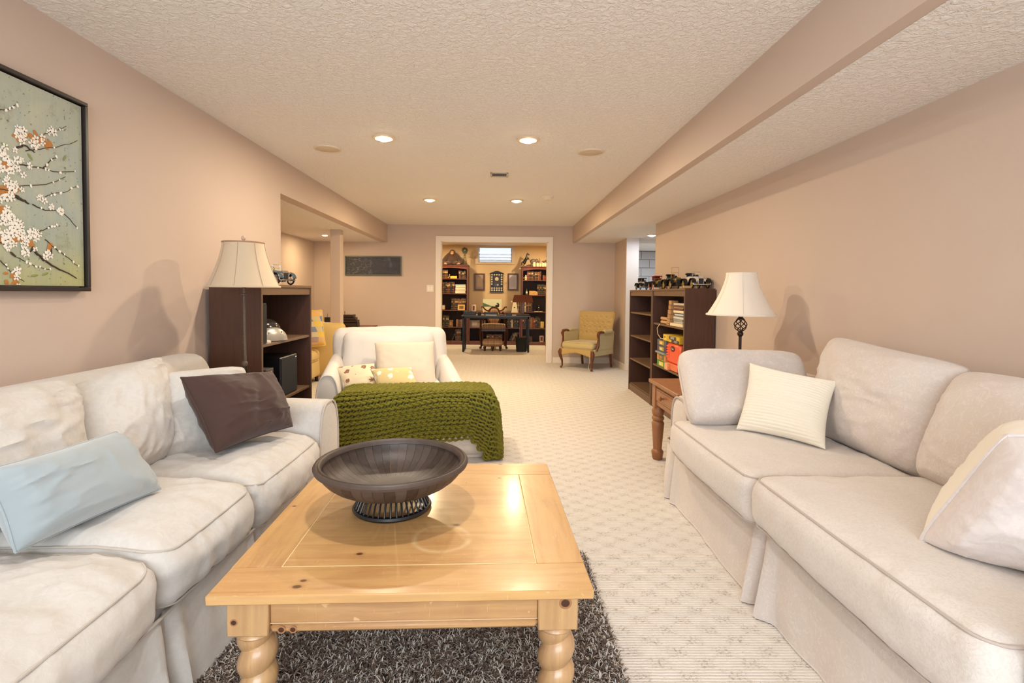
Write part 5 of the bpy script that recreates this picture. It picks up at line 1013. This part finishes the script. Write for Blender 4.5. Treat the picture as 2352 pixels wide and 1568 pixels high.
# top of the right case
p = c1(1112, 440, FB+.12); t = thing('horse_statue', 'black rearing horse statue on the right office bookcase', 'statue', (float(p[0]), FB+.12, ztR+.001)); HB = fm('#171412', .3)
g = G().ball((-.025, 0, .105), (.042, .03, .045)).tube([(-.03, 0, .10), (0, 0, .15), (.025, 0, .19)], [.036, .036, .034], 12).tube([(.02, 0, .19), (.03, 0, .24), (.035, 0, .275), (.05, 0, .295)], [.032, .024, .019, .018], 12).tube([(.04, 0, .295), (.065, 0, .282), (.092, 0, .262)], [.019, .015, .009], 10).ball((.04, -.008, .315), (.005, .004, .014)).ball((.04, .008, .315), (.005, .004, .014))
for q in (-1, 1):
    g.tube([(-.03, q*.015, .09), (-.01, q*.018, .065), (-.045, q*.018, .04), (-.03, q*.018, .012)], [.026, .017, .009, .010], 10).tube([(.035, q*.012, .18), (.075, q*.014, .19+q*.012), (.085, q*.014, .155+q*.012)], [.018, .011, .007], 8)
g.tube([(-.06, 0, .12), (-.085, 0, .09), (-.085, 0, .03)], [.008, .013, .007], 8); fuse(g.ob('horse', HB, t), .0045)
G().box(-.075, .08, -.03, .03, 0, .014, .003).ob('base', fm('#6b3c28', .4), t, flat=True)
p = c1(1205, 440, FB+.14); t = thing('elephant_figure', 'grey brown elephant figure with raised trunk beside the rearing horse', 'statue', (float(p[0]), FB+.14, ztR+.001)); EB = fm('#5c4a3c', .6)
g = G().ball((-.015, 0, .125), (.075, .05, .058), 0, 20).ball((.07, 0, .14), (.04, .036, .042), 0, 16).tube([(.09, 0, .13), (.12, 0, .10), (.14, 0, .115), (.14, 0, .16), (.125, 0, .20)], [.02, .015, .012, .01, .008], 10)
for q in (-1, 1):
    for x in (-.05, .03): g.tube([(x, q*.028, .11), (x, q*.028, .06), (x, q*.028, .005)], [.026, .018, .02], 10)
fuse(g.ob('elephant', EB, t), .006)
for s in (-1, 1): G().ball((.06, s*.045, .125), (.028, .006, .035), 0, 12).ob('ear', EB, t)
for k, (cx, wd, ht) in enumerate([(1212, .055, .10), (1250, .045, .085), (1282, .04, .075), (1312, .05, .09), (1340, .04, .08)]):
    p = c1(cx, 445, FB+.07); o = G().box(-wd/2, wd/2, 0, .04, 0, ht, .006).box(-wd/2+.01, -wd/2+.02, -.003, .0, .015, ht-.015).box(-wd/2+.02, wd/2-.012, -.003, 0, ht*.5, ht*.62).ob('ceramic_block', fm('#e0cfa0', .5), None, flat=True); o.location = (float(p[0]), FB+.07, ztR+.001)
    tag(o, 'cream ceramic block, %s in the row on the right office bookcase' % ['first from the elephant', 'second from the elephant', 'middle', 'fourth from the elephant', 'last'][k], 'ornament', 'cream ceramic blocks on the right office bookcase')
p = c1(1318, 440, FB+.2); t = thing('fox_figurine', 'small brown fox figurine on a pale stand behind the ceramic blocks', 'figurine', (float(p[0]), FB+.2, ztR+.001)); skin('fox', [(0, 0, .12), (.05, 0, .14), (.07, 0, .18), (-.05, 0, .13), (.0, 0, .09), (.05, 0, .10)], [(0, 1), (1, 2), (0, 3), (0, 4), (1, 5)], [.018, .018, .014, .008, .008, .008], fm('#5a3826'), t, 1); G().box(-.03, .07, -.02, .02, 0, .09, .006).ob('stand', fm('#d6c49a'), t, flat=True)
t = thing('white_figurine', 'small white figurine with a ring handle on the top shelf of the right office bookcase', 'figurine', at_shelf(1115, zR[0], .03)); G().lathe([(.001, 0), (.022, 0), (.018, .03), (.026, .06), (.012, .08), (.018, .10), (.001, .115)], 16).ob('body', fm('#e3d4b4', .4), t); a = np.arange(16)*2*pi/16; G().tube(np.stack([-.03+.018*np.cos(a), 0*a, .045+.024*np.sin(a)], 1), .004, 6, 0, True).ob('handle', fm('#e3d4b4', .4), t)
t = thing('mantel_clock', 'small dark lantern shaped clock on the second shelf of the right office bookcase', 'clock', at_shelf(1125, zR[1], .05)); G().lathe([(.04, 0), (.05, .01), (.035, .03), (.04, .07), (.03, .10), (.008, .12), (.004, .15)], 8).ob('case', fm('#26221c', .4), t); G().ball((0, -.038, .055), (.02, .008, .028)).ob('dial', fm('#e8dcb8', .3), t)
p = at_shelf(1202, zR[1], .04); t = thing('wooden_bread_box', 'light wooden box with a rounded end on the second shelf of the right office bookcase', 'box', p); w, h = wz(1155, 1250), hz(720, 768); G().prism([(-w/2, 0), (w/2, 0), (w/2, h*.55), (w/2-.02, h*.85), (w/2-.06, h), (-w/2, h)], 0, .12, T=np.array([[1, 0, 0, 0], [0, 0, 1, 0], [0, 1, 0, 0], [0, 0, 0, 1.]])).ob('box', fm('#c99c5a', .5), t, flat=True)
G().lathe([(.001, 0), (.007, .002), (.005, .01), (.001, .012)], 10, T=rotm('X', pi/2, (0, 0, h*.5))).ob('knob', fm('#a5793c'), t)
t = thing('black_ornament', 'black glossy buddha like ornament on the third shelf of the right office bookcase', 'ornament', at_shelf(1262, zR[2], .06)); G().lathe([(.03, 0), (.035, .008), (.03, .015), (.05, .03), (.055, .06), (.04, .095), (.028, .11), (.03, .135), (.018, .155), (.001, .165)], 20).ob('body', fm('#141214', .15), t)
o = boxthing('white_tray', 'flat white tray at the front of the third shelf of the right office bookcase', 'tray', *[at_shelf(1210, 0)[0], at_shelf(1305, 0)[0]], FB+.01, FB+.05, zR[2]+.0006, zR[2]+.01, fm('#e3dccb'))
t = thing('yellow_jar', 'yellow square jar at the right of the fourth shelf of the right office bookcase', 'jar', at_shelf(1305, zR[3], .05)); G().box(-.04, .04, 0, .08, 0, .15, .008).ob('jar', fm('#c9ae62', .4), t, flat=True); G().lathe([(.025, .15), (.028, .155), (.026, .175), (.001, .18)], 14, c=(0, .04, 0)).ob('lid', MBLKP, t)
pframe('photo_frame', 'small red and white photo at the bottom of the right office bookcase', 'photo frame', at_shelf(1300, zR[4], .03), wz(1278, 1322), hz(1222, 1292), '#c9bfb8', '#b5705a', .008, .008, -.1, .5, None, '#4a3030')
# desk ------------------------------------------------------------------------
d0 = atZ(1062, 808, 0); d1 = atZ(1214, 810, 0); DY = 10.18; xa, xb = float(c1(395, 1000, DY)[0]), float(c1(1165, 1010, DY)[0]); zd = float(c1(780, 1003, DY)[2])
t = thing('desk', 'black metal frame desk with dark top in the office', 'desk', ((xa+xb)/2, DY, 0)); w = (xb-xa)/2
G().box(-w-.01, w+.01, -.02, .66, zd-.022, zd, .003).ob('desk_top', fm('#3c352e', .25), t, flat=True); G().box(-w+.02, w-.02, .0, .02, zd-.06, zd-.0225, .002).box(-w+.02, w-.02, .6, .62, zd-.06, zd-.0225, .002).ob('frame_rail', MBLK, t, flat=True)
for s in (-1, 1):
    for y in (0, .60): G().box(s*(w-.03)-.018, s*(w-.03)+.018, y, y+.035, 0, zd-.0225, .002).ob('leg', MBLK, t, flat=True)
    G().box(s*(w-.03)-.012, s*(w-.03)+.012, .036, .599, .01, .03, .002).ob('foot_rail', MBLK, t, flat=True)
def ond(cx, y, dz=0): p = c1(cx, 1000, DY+y); return (float(p[0]), DY+y, zd+.0006+dz)
def dbox(name, label, cat, cx0, cx1, y, h, c, dd=.12): a, b = ond(cx0, y), ond(cx1, y); return boxthing(name, label, cat, a[0], b[0], a[1], a[1]+dd, a[2], a[2]+h, fm(c, .4), None, .003)
dbox('file_tray', 'long dark green file tray at the left end of the desk', 'tray', 412, 552, .35, .065, '#1e2622', .25); dbox('desk_notepad', 'cream notepad beside the black pot on the desk', 'notepad', 556, 574, .1, .02, '#dccda8'); dbox('desk_notepad', 'cream notepad right of the black pot on the desk', 'notepad', 612, 640, .1, .02, '#dccda8')
t = thing('pen_pot', 'round black pot on the desk', 'pot', ond(592, .12)); G().lathe([(.001, 0), (.03, 0), (.034, .035), (.03, .06), (.001, .058)], 20).ob('pot', MBLKP, t)
dbox('keyboard_tray', 'black flat printer like box in the middle of the desk', 'box', 652, 800, .25, .055, '#101216', .2); dbox('white_paper', 'white papers in front of the black box on the desk', 'papers', 660, 790, .03, .010, '#e6dcd0', .12); dbox('phone', 'black telephone base on the desk under the plaid chair edge', 'telephone', 892, 960, .2, .045, '#121212', .15); dbox('small_tray', 'small dark tray with tan edge on the desk', 'tray', 820, 880, .05, .015, '#5a4428', .08)
p = ond(1080, .3); t = thing('desk_lamp', 'desk lamp with rust brown rectangular shade and wooden column', 'lamp', p); w2 = wz(970, 1205)*.45*.88; zs0 = float(c1(1080, 852, DY+.3)[2])-p[2]; zs1 = float(c1(1080, 770, DY+.3)[2])-p[2]
R = [np.array([(-a, -b, z), (a, -b, z), (a, b, z), (-a, b, z)]) for a, b, z in ((w2*1.12, .14, zs0), (w2*.93, .085, zs1))]; G().loft(R, caps=False).loft([r*np.array([.985, .985, 1]) for r in R], caps=False).ob('lamp_shade', MRUST, t, flat=True)
G().box(-.035, .035, -.03, .03, .03, zs0+.03, .006).ob('column', MCHERRY, t); G().box(-.13, .13, -.08, .08, 0, .028, .006).ob('base', fm('#5a4630', .4), t, flat=True); G().tube([(0, 0, zs0), (0, 0, zs1-.01)], .005, 6).tube([(-w2*.9, 0, zs1-.01), (w2*.9, 0, zs1-.01)], .003, 5).ob('harp', MBRASS, t)
p = at_shelf(992, zC0, .1); t = thing('white_scale', 'cream tapering kitchen scale like object on the low office bookcase', 'ornament', p); G().loft([np.array([(-a, -b, z), (a, -b, z), (a, b, z), (-a, b, z)]) for a, b, z in ((.075, .05, 0), (.045, .035, .19), (.035, .03, .24))]).ob('body', fm('#e0d2ac', .4), t, flat=True); G().box(-.085, -.02, -.03, .03, .235, .262, .004).box(.02, .075, -.03, .03, .24, .262, .004).ob('pan', fm('#e8dcc0', .4), t, flat=True); G().lathe([(.001, 0), (.014, .003), (.001, .005)], 12, T=rotm('X', pi/2, (-.005, -.042, .12))).ob('dial', fm('#3a3a3a'), t)
for k, c in enumerate(['black', 'cream', 'brown']):
    pp = at_shelf(1022+k*12, zC0, .1); book(c, pp[0], pp[1], pp[2], .026, .24, '%s book upright beside the cream scale on the low office bookcase' % c, 'books beside the scale')
# waste basket
p = atZ(1201, 806, 0); t = thing('waste_basket', 'black square waste basket under the right end of the desk', 'waste basket', (.46, 10.36, 0)); g = G()
R = [superring(0, 0, a, a, 24, 5, 'xy', z) for a, z in ((.10, 0), (.125, .27), (.13, .275), (.118, .27), (.095, .01))]; g.loft(R).ob('bin', fm('#12140f', .6), t)
# plaid chair and footstool
def m_plaid(name):
    tt = NT(name); o = tt.obj(); sp = tt.n('ShaderNodeSeparateXYZ', Vector=o)
    def st(ax, per, lo, off=0.): f = tt.math('FRACT', tt.math('ADD', tt.math('DIVIDE', sp.outputs[ax], per), off)); return tt.ramp(f, [(0., 1.), (lo, 1.), (lo+.02, 0.)])
    c = tt.mix(tt.math('MULTIPLY', st(0, .12, .45), .55), '#b09a76', '#9a6548'); c = tt.mix(tt.math('MULTIPLY', st(2, .11, .4, .2), .5), c, '#9c5f4a'); c = tt.mix(tt.math('MULTIPLY', st(0, .12, .08, .3), .6), c, '#4a4a34'); c = tt.mix(tt.math('MULTIPLY', st(2, .11, .08, .6), .6), c, '#d8c090'); return tt.out(c, .9)
MPL = m_plaid('plaid_wool'); CW = MCHERRY; DKW = m_wood('dark_mahogany', '#2e140c', '#4a2216', .3, (14, 14, 1.4), 3)
t = thing('plaid_armchair', 'carved wooden armchair with plaid oval back behind the office desk', 'armchair', (float(c1(755, 1200, 10.95)[0]), 11.0, 0)); zs = .46
g = G(); softbox(g, (.255, .25, .05), .04, (16, 16, 6), bulge=(0, 0, .02), T=T3(0, 0, zs)); g.ob('seat', MPL, t)
a = np.arange(40)*2*pi/40; zc = float(c1(770, 1010, 11.2)[2]); g = G(); g.ball((0, .19, zc), (.125, .035, .19), 0, 24); g.ob('back_pad', MPL, t); G().tube(np.stack([.135*np.cos(a), 0*a+.19, zc+.205*np.sin(a)], 1), .016, 8, 0, True).ob('back_frame', CW, t)
for s in (-1, 1):
    G().tube([(s*.09, .2, zc+.13), (s*.15, .2, zc+.12), (s*.20, .2, zc+.15), (s*.235, .2, zc+.20), (s*.27, .2, zc+.21), (s*.275, .2, zc+.185)], [.016, .018, .017, .015, .013, .012], 8).ob('scroll_ear', CW, t)
    G().tube([(s*.235, .22, zs-.05), (s*.23, .22, zs+.15), (s*.19, .2, zc+.1)], .018, 8).ob('back_post', DKW, t)
    G().tube([(s*.235, .2, zs+.22), (s*.28, 0, zs+.24), (s*.29, -.2, zs+.22), (s*.30, -.23, zs+.19)], .018, 8).ob('arm', DKW, t); G().tube([(s*.285, -.18, zs+.21), (s*.265, -.16, zs+.1), (s*.28, -.19, zs-.02)], .016, 8).ob('arm_post', DKW, t)
    G().tube([(s*.27, -.22, zs-.03), (s*.285, -.24, zs-.12), (s*.265, -.22, .15), (s*.26, -.23, .06), (s*.28, -.26, .018)], [.03, .032, .02, .018, .026], 8).ob('front_leg', DKW, t); G().tube([(s*.24, .22, zs-.03), (s*.24, .25, .018)], [.022, .018], 8).ob('rear_leg', DKW, t)
G().box(-.26, .26, -.25, -.22, zs-.09, zs-.035, .008).box(-.25, .25, .2, .225, zs-.09, zs-.03, .004).ob('seat_rail', DKW, t)
G().ball((.07, .2, zc+.225), (.045, .02, .03), 0, 12).tube([(.07, .2, zc+.22), (.10, .2, zc+.255), (.085, .19, zc+.28), (.055, .18, zc+.285)], [.022, .018, .016, .006], 8).ob('carved_crest', plain('dark_carving', '#2e2a20', .5), t)
t = thing('footstool', 'small plaid footstool with dark bun feet in front of the plaid chair', 'footstool', (float(c1(742, 1300, 10.45)[0]), 10.50, 0)); g = G(); softbox(g, (.205, .15, .07), .055, (16, 12, 8), bulge=(0, 0, .01), T=T3(0, 0, .165)); g.ob('cushion', MPL, t)
for x in (-.16, 0, .16):
    for y in (-.11, .11):
        if x == 0 and y > 0: continue
        G().lathe([(.012, 0), (.02, .01), (.016, .03), (.028, .06), (.024, .09), (.02, .10)], 12, c=(x, y, 0)).ob('foot', DKW, t)
# ------------------------------------------------------------------ gold tufted armchair by the far wall
t = thing('tufted_armchair', 'gold button tufted armchair with carved wood arms in the far right corner', 'armchair', (1.415, 8.135, 0), radians(-42)); zs = .37
g = G(); nU, nV = 64, 56; A = np.zeros((nU+1, nV+1, 3)); btn = []
for r_ in range(4):
    for c_ in range(6 if r_ % 2 == 0 else 5): btn.append((-.24+c_*.096+(.048 if r_ % 2 else 0), .16+r_*.085))
bt = np.array(btn)
for i in range(nU+1):
    for j in range(nV+1):
        u = -1+2*i/nU; v = j/nV; hw = .27+.05*v; x = u*hw; zz = v*.50; dd = np.hypot(bt[:, 0]-x, bt[:, 1]-zz); dep = -.026*np.exp(-(dd/.022)**2).sum(); s2 = np.sort(dd)[:2]; dep -= .010*np.exp(-((s2[1]-s2[0])/.012)**2)*(zz > .12); A[i, j] = (x, -.045*(1-abs(u)**4)*(1-(2*v-1)**6)-dep*-1*-1-.03*u*u, zz)
A[..., 1] *= 1.; BM = rotm('X', radians(-12), (0, .20, zs+.02)); g.grid(A[::-1], 0, BM); R = [np.array([(-.27-.05*v, .0-.03, v*.5), (.27+.05*v, -.03, v*.5), (.25+.05*v, .05, v*.5), (-.25-.05*v, .05, v*.5)]) for v in np.linspace(0, 1, 8)]; g.loft(R, 0, T=BM)
g.tube([A[i, -1]+np.array([0, .02, 0]) for i in range(0, nU+1, 4)], .022, 8, 0, False, BM)
for i in (0, nU): g.tube([A[i, j]+np.array([0, .02, 0]) for j in range(0, nV+1, 4)], .018, 8, 0, False, BM)
g.ob('tufted_back', MGOLD, t)
g = G()
for x, z in btn:
    u = x/(.27+.05*z/.5); g.ball(np.array([x, -.045*(1-abs(u)**4)*(1-(4*z-1)**6)+.016-.03*u*u, z]), .007, 0, 8, BM)
g.ob('buttons', MGOLD2, t)
g = G(); softbox(g, (.29, .27, .055), .045, (18, 18, 6), bulge=(0, .01, .015), T=T3(0, -.04, zs), pipe=(.005, (1, -1)), pipem=0); g.ob('seat_cushion', MGOLD2, t)
n = 24; fp = [(-.31, .0), (.31, 0)]+[(.31-.62*k/n, -.085-.025*cos(2*pi*k/n)+.02*(abs(k/n-.5) > .42)) for k in range(n+1)]
G().prism(fp, 0, .03, T=np.array([[1, 0, 0, 0], [0, 0, 1, -.33], [0, 1, 0, zs-.05], [0, 0, 0, 1.]])).ob('front_apron', MGOLD, t, flat=True); g = G()
for k in range(1, n): g.ball((.31-.62*k/n, -.333, zs-.05-.078-.025*cos(2*pi*k/n)), .006, 0, 6)
g.ob('nail_trim', MBRASS, t)
CH = m_wood('carved_walnut', '#5a2e16', '#7a4424', .35, (14, 14, 1.4), 3)
for s in (-1, 1):
    G().box(s*.31-.012, s*.31+.012, -.31, .26, zs-.14, zs-.04, .004).ob('side_apron', MGOLD2, t); G().loft([np.array([(s*.300, -.20, zs-.05), (s*.325, -.20, zs-.05), (s*.325, .25, zs-.05), (s*.300, .25, zs-.05)]), np.array([(s*.300, -.20, zs+.19), (s*.325, -.20, zs+.19), (s*.325, .28, zs+.22), (s*.300, .28, zs+.22)])]).ob('side_panel', MGOLD2, t, flat=True)
    g = G(); softbox(g, (.032, .13, .028), .026, (8, 14, 8), T=T3(s*.325, .07, zs+.225)); g.ob('arm_pad', MGOLD2, t)
    G().tube([(s*.325, -.05, zs+.215), (s*.328, -.13, zs+.225), (s*.33, -.20, zs+.215), (s*.33, -.225, zs+.185), (s*.325, -.20, zs+.12), (s*.325, -.21, zs+.02), (s*.32, -.25, zs-.06)], [.018, .02, .026, .024, .018, .024, .02], 8).ob('arm_support', CH, t)
    G().tube([(s*.285, -.31, zs-.06), (s*.30, -.325, zs-.11), (s*.295, -.32, zs-.17), (s*.275, -.30, .12), (s*.272, -.30, .05), (s*.285, -.325, .015)], [.028, .034, .026, .016, .014, .02], 10).ob('front_leg', CH, t); G().tube([(s*.27, .25, zs-.1), (s*.27, .29, .01)], [.022, .018], 8).ob('rear_leg', CH, t)
G().box(-.3, .3, .22, .25, zs-.14, zs-.02).box(-.3, .3, -.3, .22, zs-.07, zs-.055).ob('seat_frame', fm('#2a2018'), t, flat=True); G().tube([(.26, -.345, zs-.10), (.262, -.35, .15), (.25, -.36, .05)], .003, 5).ball((.25, -.36, .045), (.007, .007, .012), 0, 8).ob('pull_cord', fm('#e0cfb0'), t)
# ------------------------------------------------------------------ yellow sofa and things in the alcove
t = thing('yellow_sofa', 'yellow upholstered sofa in the left alcove behind the bookcase', 'sofa', (-2.62, 6.30, 0))
g = G(); softbox(g, (.36, .90, .125), .04, (14, 24, 6), wr=.004, T=T3(-.07, -.27, .205)); g.ob('base', MYEL, t)
for yc in (-.59, .035):
    g = G(); softbox(g, (.32, .31, .07), .05, (18, 16, 8), bulge=(.02, 0, .02), wr=.006, seed=81, T=T3(-.01, yc, .365), pipe=(.006, (1, -1)), pipem=0); g.ob('seat_cushion', MYEL, t)
for yc in (.485, -1.04):
    g = G(); R = [superring(yc, .41, .135*k, .36*k, 28, 2.5, 'yz', x) for x, k in ((.58, .8), (.575, .92), (.55, 1), (.2, 1), (-.46, 1.))]; g.loft(R); g.ob('armrest', MYEL, t)
g = G(); softbox(g, (.085, .88, .36), .07, (6, 24, 14), T=T3(-.385, -.27, .46)); g.ob('backrest', MYEL, t)
for y in (-1.0, .45): G().lathe([(.02, 0), (.028, .09)], 12, c=(.22, y, 0)).ob('leg', DKW, t); G().lathe([(.02, 0), (.028, .09)], 12, c=(-.42, y, 0)).ob('leg', DKW, t)
tt = NT('blue_yellow_check'); o_ = tt.obj(); sp = tt.n('ShaderNodeSeparateXYZ', Vector=o_)
fx = tt.ramp(tt.math('FRACT', tt.math('DIVIDE', sp.outputs[1], .15)), [(0., 0.), (.49, 0.), (.51, 1.)]); fz = tt.ramp(tt.math('FRACT', tt.math('DIVIDE', sp.outputs[2], .13)), [(0., 0.), (.49, 0.), (.51, 1.)])
c = tt.mix(fx, '#d9b85c', '#c9bb98'); c2 = tt.mix(fx, '#c4b58c', '#7884a0'); c = tt.mix(fz, c, c2); c = tt.mix(tt.ramp(tt.math('FRACT', tt.math('DIVIDE', sp.outputs[2], .39)), [(0., 1.), (.3, 1.), (.33, 0.)]), c, tt.mix(.45, c, '#d99a5c'))
throw('throw_pillow', 'blue and yellow checked pillow on the yellow sofa', [tt.out(c, .9), fm('#e0bc5c', .8)], [(-2.60, 6.25, .48), (-2.20, 6.50, .50), (-2.27, 6.58, .94), (-2.66, 6.33, .93)], .16, k=.02, seed=90, wr=.006, seam=.011, seamm=1, p=3.5)
t = thing('games_table', 'reddish wooden table against the far wall behind the square post', 'table', (-2.42, 7.85, 0)); zt_ = float(atY(820, 750, 7.7)[2])
G().box(-.55, .50, -.28, .28, zt_-.03, zt_, .005).ob('table_top', m_wood('red_mahogany', '#6a2a18', '#86402a', .35, (1.4, 14, 14), 3), t, flat=True); G().box(-.5, .45, -.24, .24, zt_-.10, zt_-.03).ob('apron', DKW, t, flat=True)
for sx in (-.5, .45):
    for sy in (-.24, .24): G().lathe([(.018, 0), (.03, .1), (.022, .35), (.032, zt_-.1)], 12, c=(sx, sy, 0)).ob('leg', DKW, t)
a, b = atY(792, 748, 7.75), atY(823, 748, 7.75); zb0 = zt_+.001; t = thing('stepped_rack', 'dark stepped wooden letter rack on the reddish table', 'rack', (float(a[0]), 7.75, zb0)); w = float(b[0]-a[0])
for k, (ww, h0, h1) in enumerate(((w, 0, .06), (w*.98, .06, .10), (w*.84, .10, .14), (w*.70, .14, .18))):
    G().box(-.03, ww, -.06, .08, h0, h1-.002, .002).ob('tier', fm('#2a1c16', .4), t, flat=True); G().box(.0, ww-.01, -.066, -.061, h0+.010, h1-.012).ob('tier_inset', fm('#3d3228', .4), t, flat=True)
G().tube([(-.0, 0, .18), (-.0, 0, .215)], .004, 6).ball((0, 0, .218), .007, 0, 8).ob('finial', DKW, t)
t = thing('turntable', 'low cream and black box behind the yellow sofa left of the post', 'box', (-2.72, 7.85, zt_+.001)); G().box(-.15, .2, -.12, .12, 0, .04, .003).ob('cabinet', MBLKP, t, flat=True); G().box(-.16, .21, -.13, .13, .041, .055, .003).ob('lid', fm('#e6dcc0', .4), t, flat=True)
t = thing('small_caddy', 'small dark box with a thin spike on the cream lid', 'box', (-2.62, 7.85, zt_+.058)); G().box(-.035, .045, -.04, .04, 0, .075, .003).ob('box', fm('#2a1c16', .4), t, flat=True); G().tube([(0, 0, .07), (0, 0, .13)], .003, 6).ob('spike', DKW, t)
# slipper chair seen behind the armchair is hidden; nothing else stands in view
bpy.context.view_layer.update(); DG = bpy.context.evaluated_depsgraph_get()
for o in list(COL.objects):
    if o.type == 'FONT':
        me = bpy.data.meshes.new_from_object(o.evaluated_get(DG)); n_ = bpy.data.objects.new('lettering', me); COL.objects.link(n_); n_.parent = o.parent; n_.matrix_local = o.matrix_local.copy(); bpy.data.objects.remove(o)
for o in COL.objects:
    if o.type == 'MESH' and o.name.split('.')[0] in ('ochre_strokes', 'branches', 'blossoms', 'leaf_strokes'): o['kind'] = 'stuff'
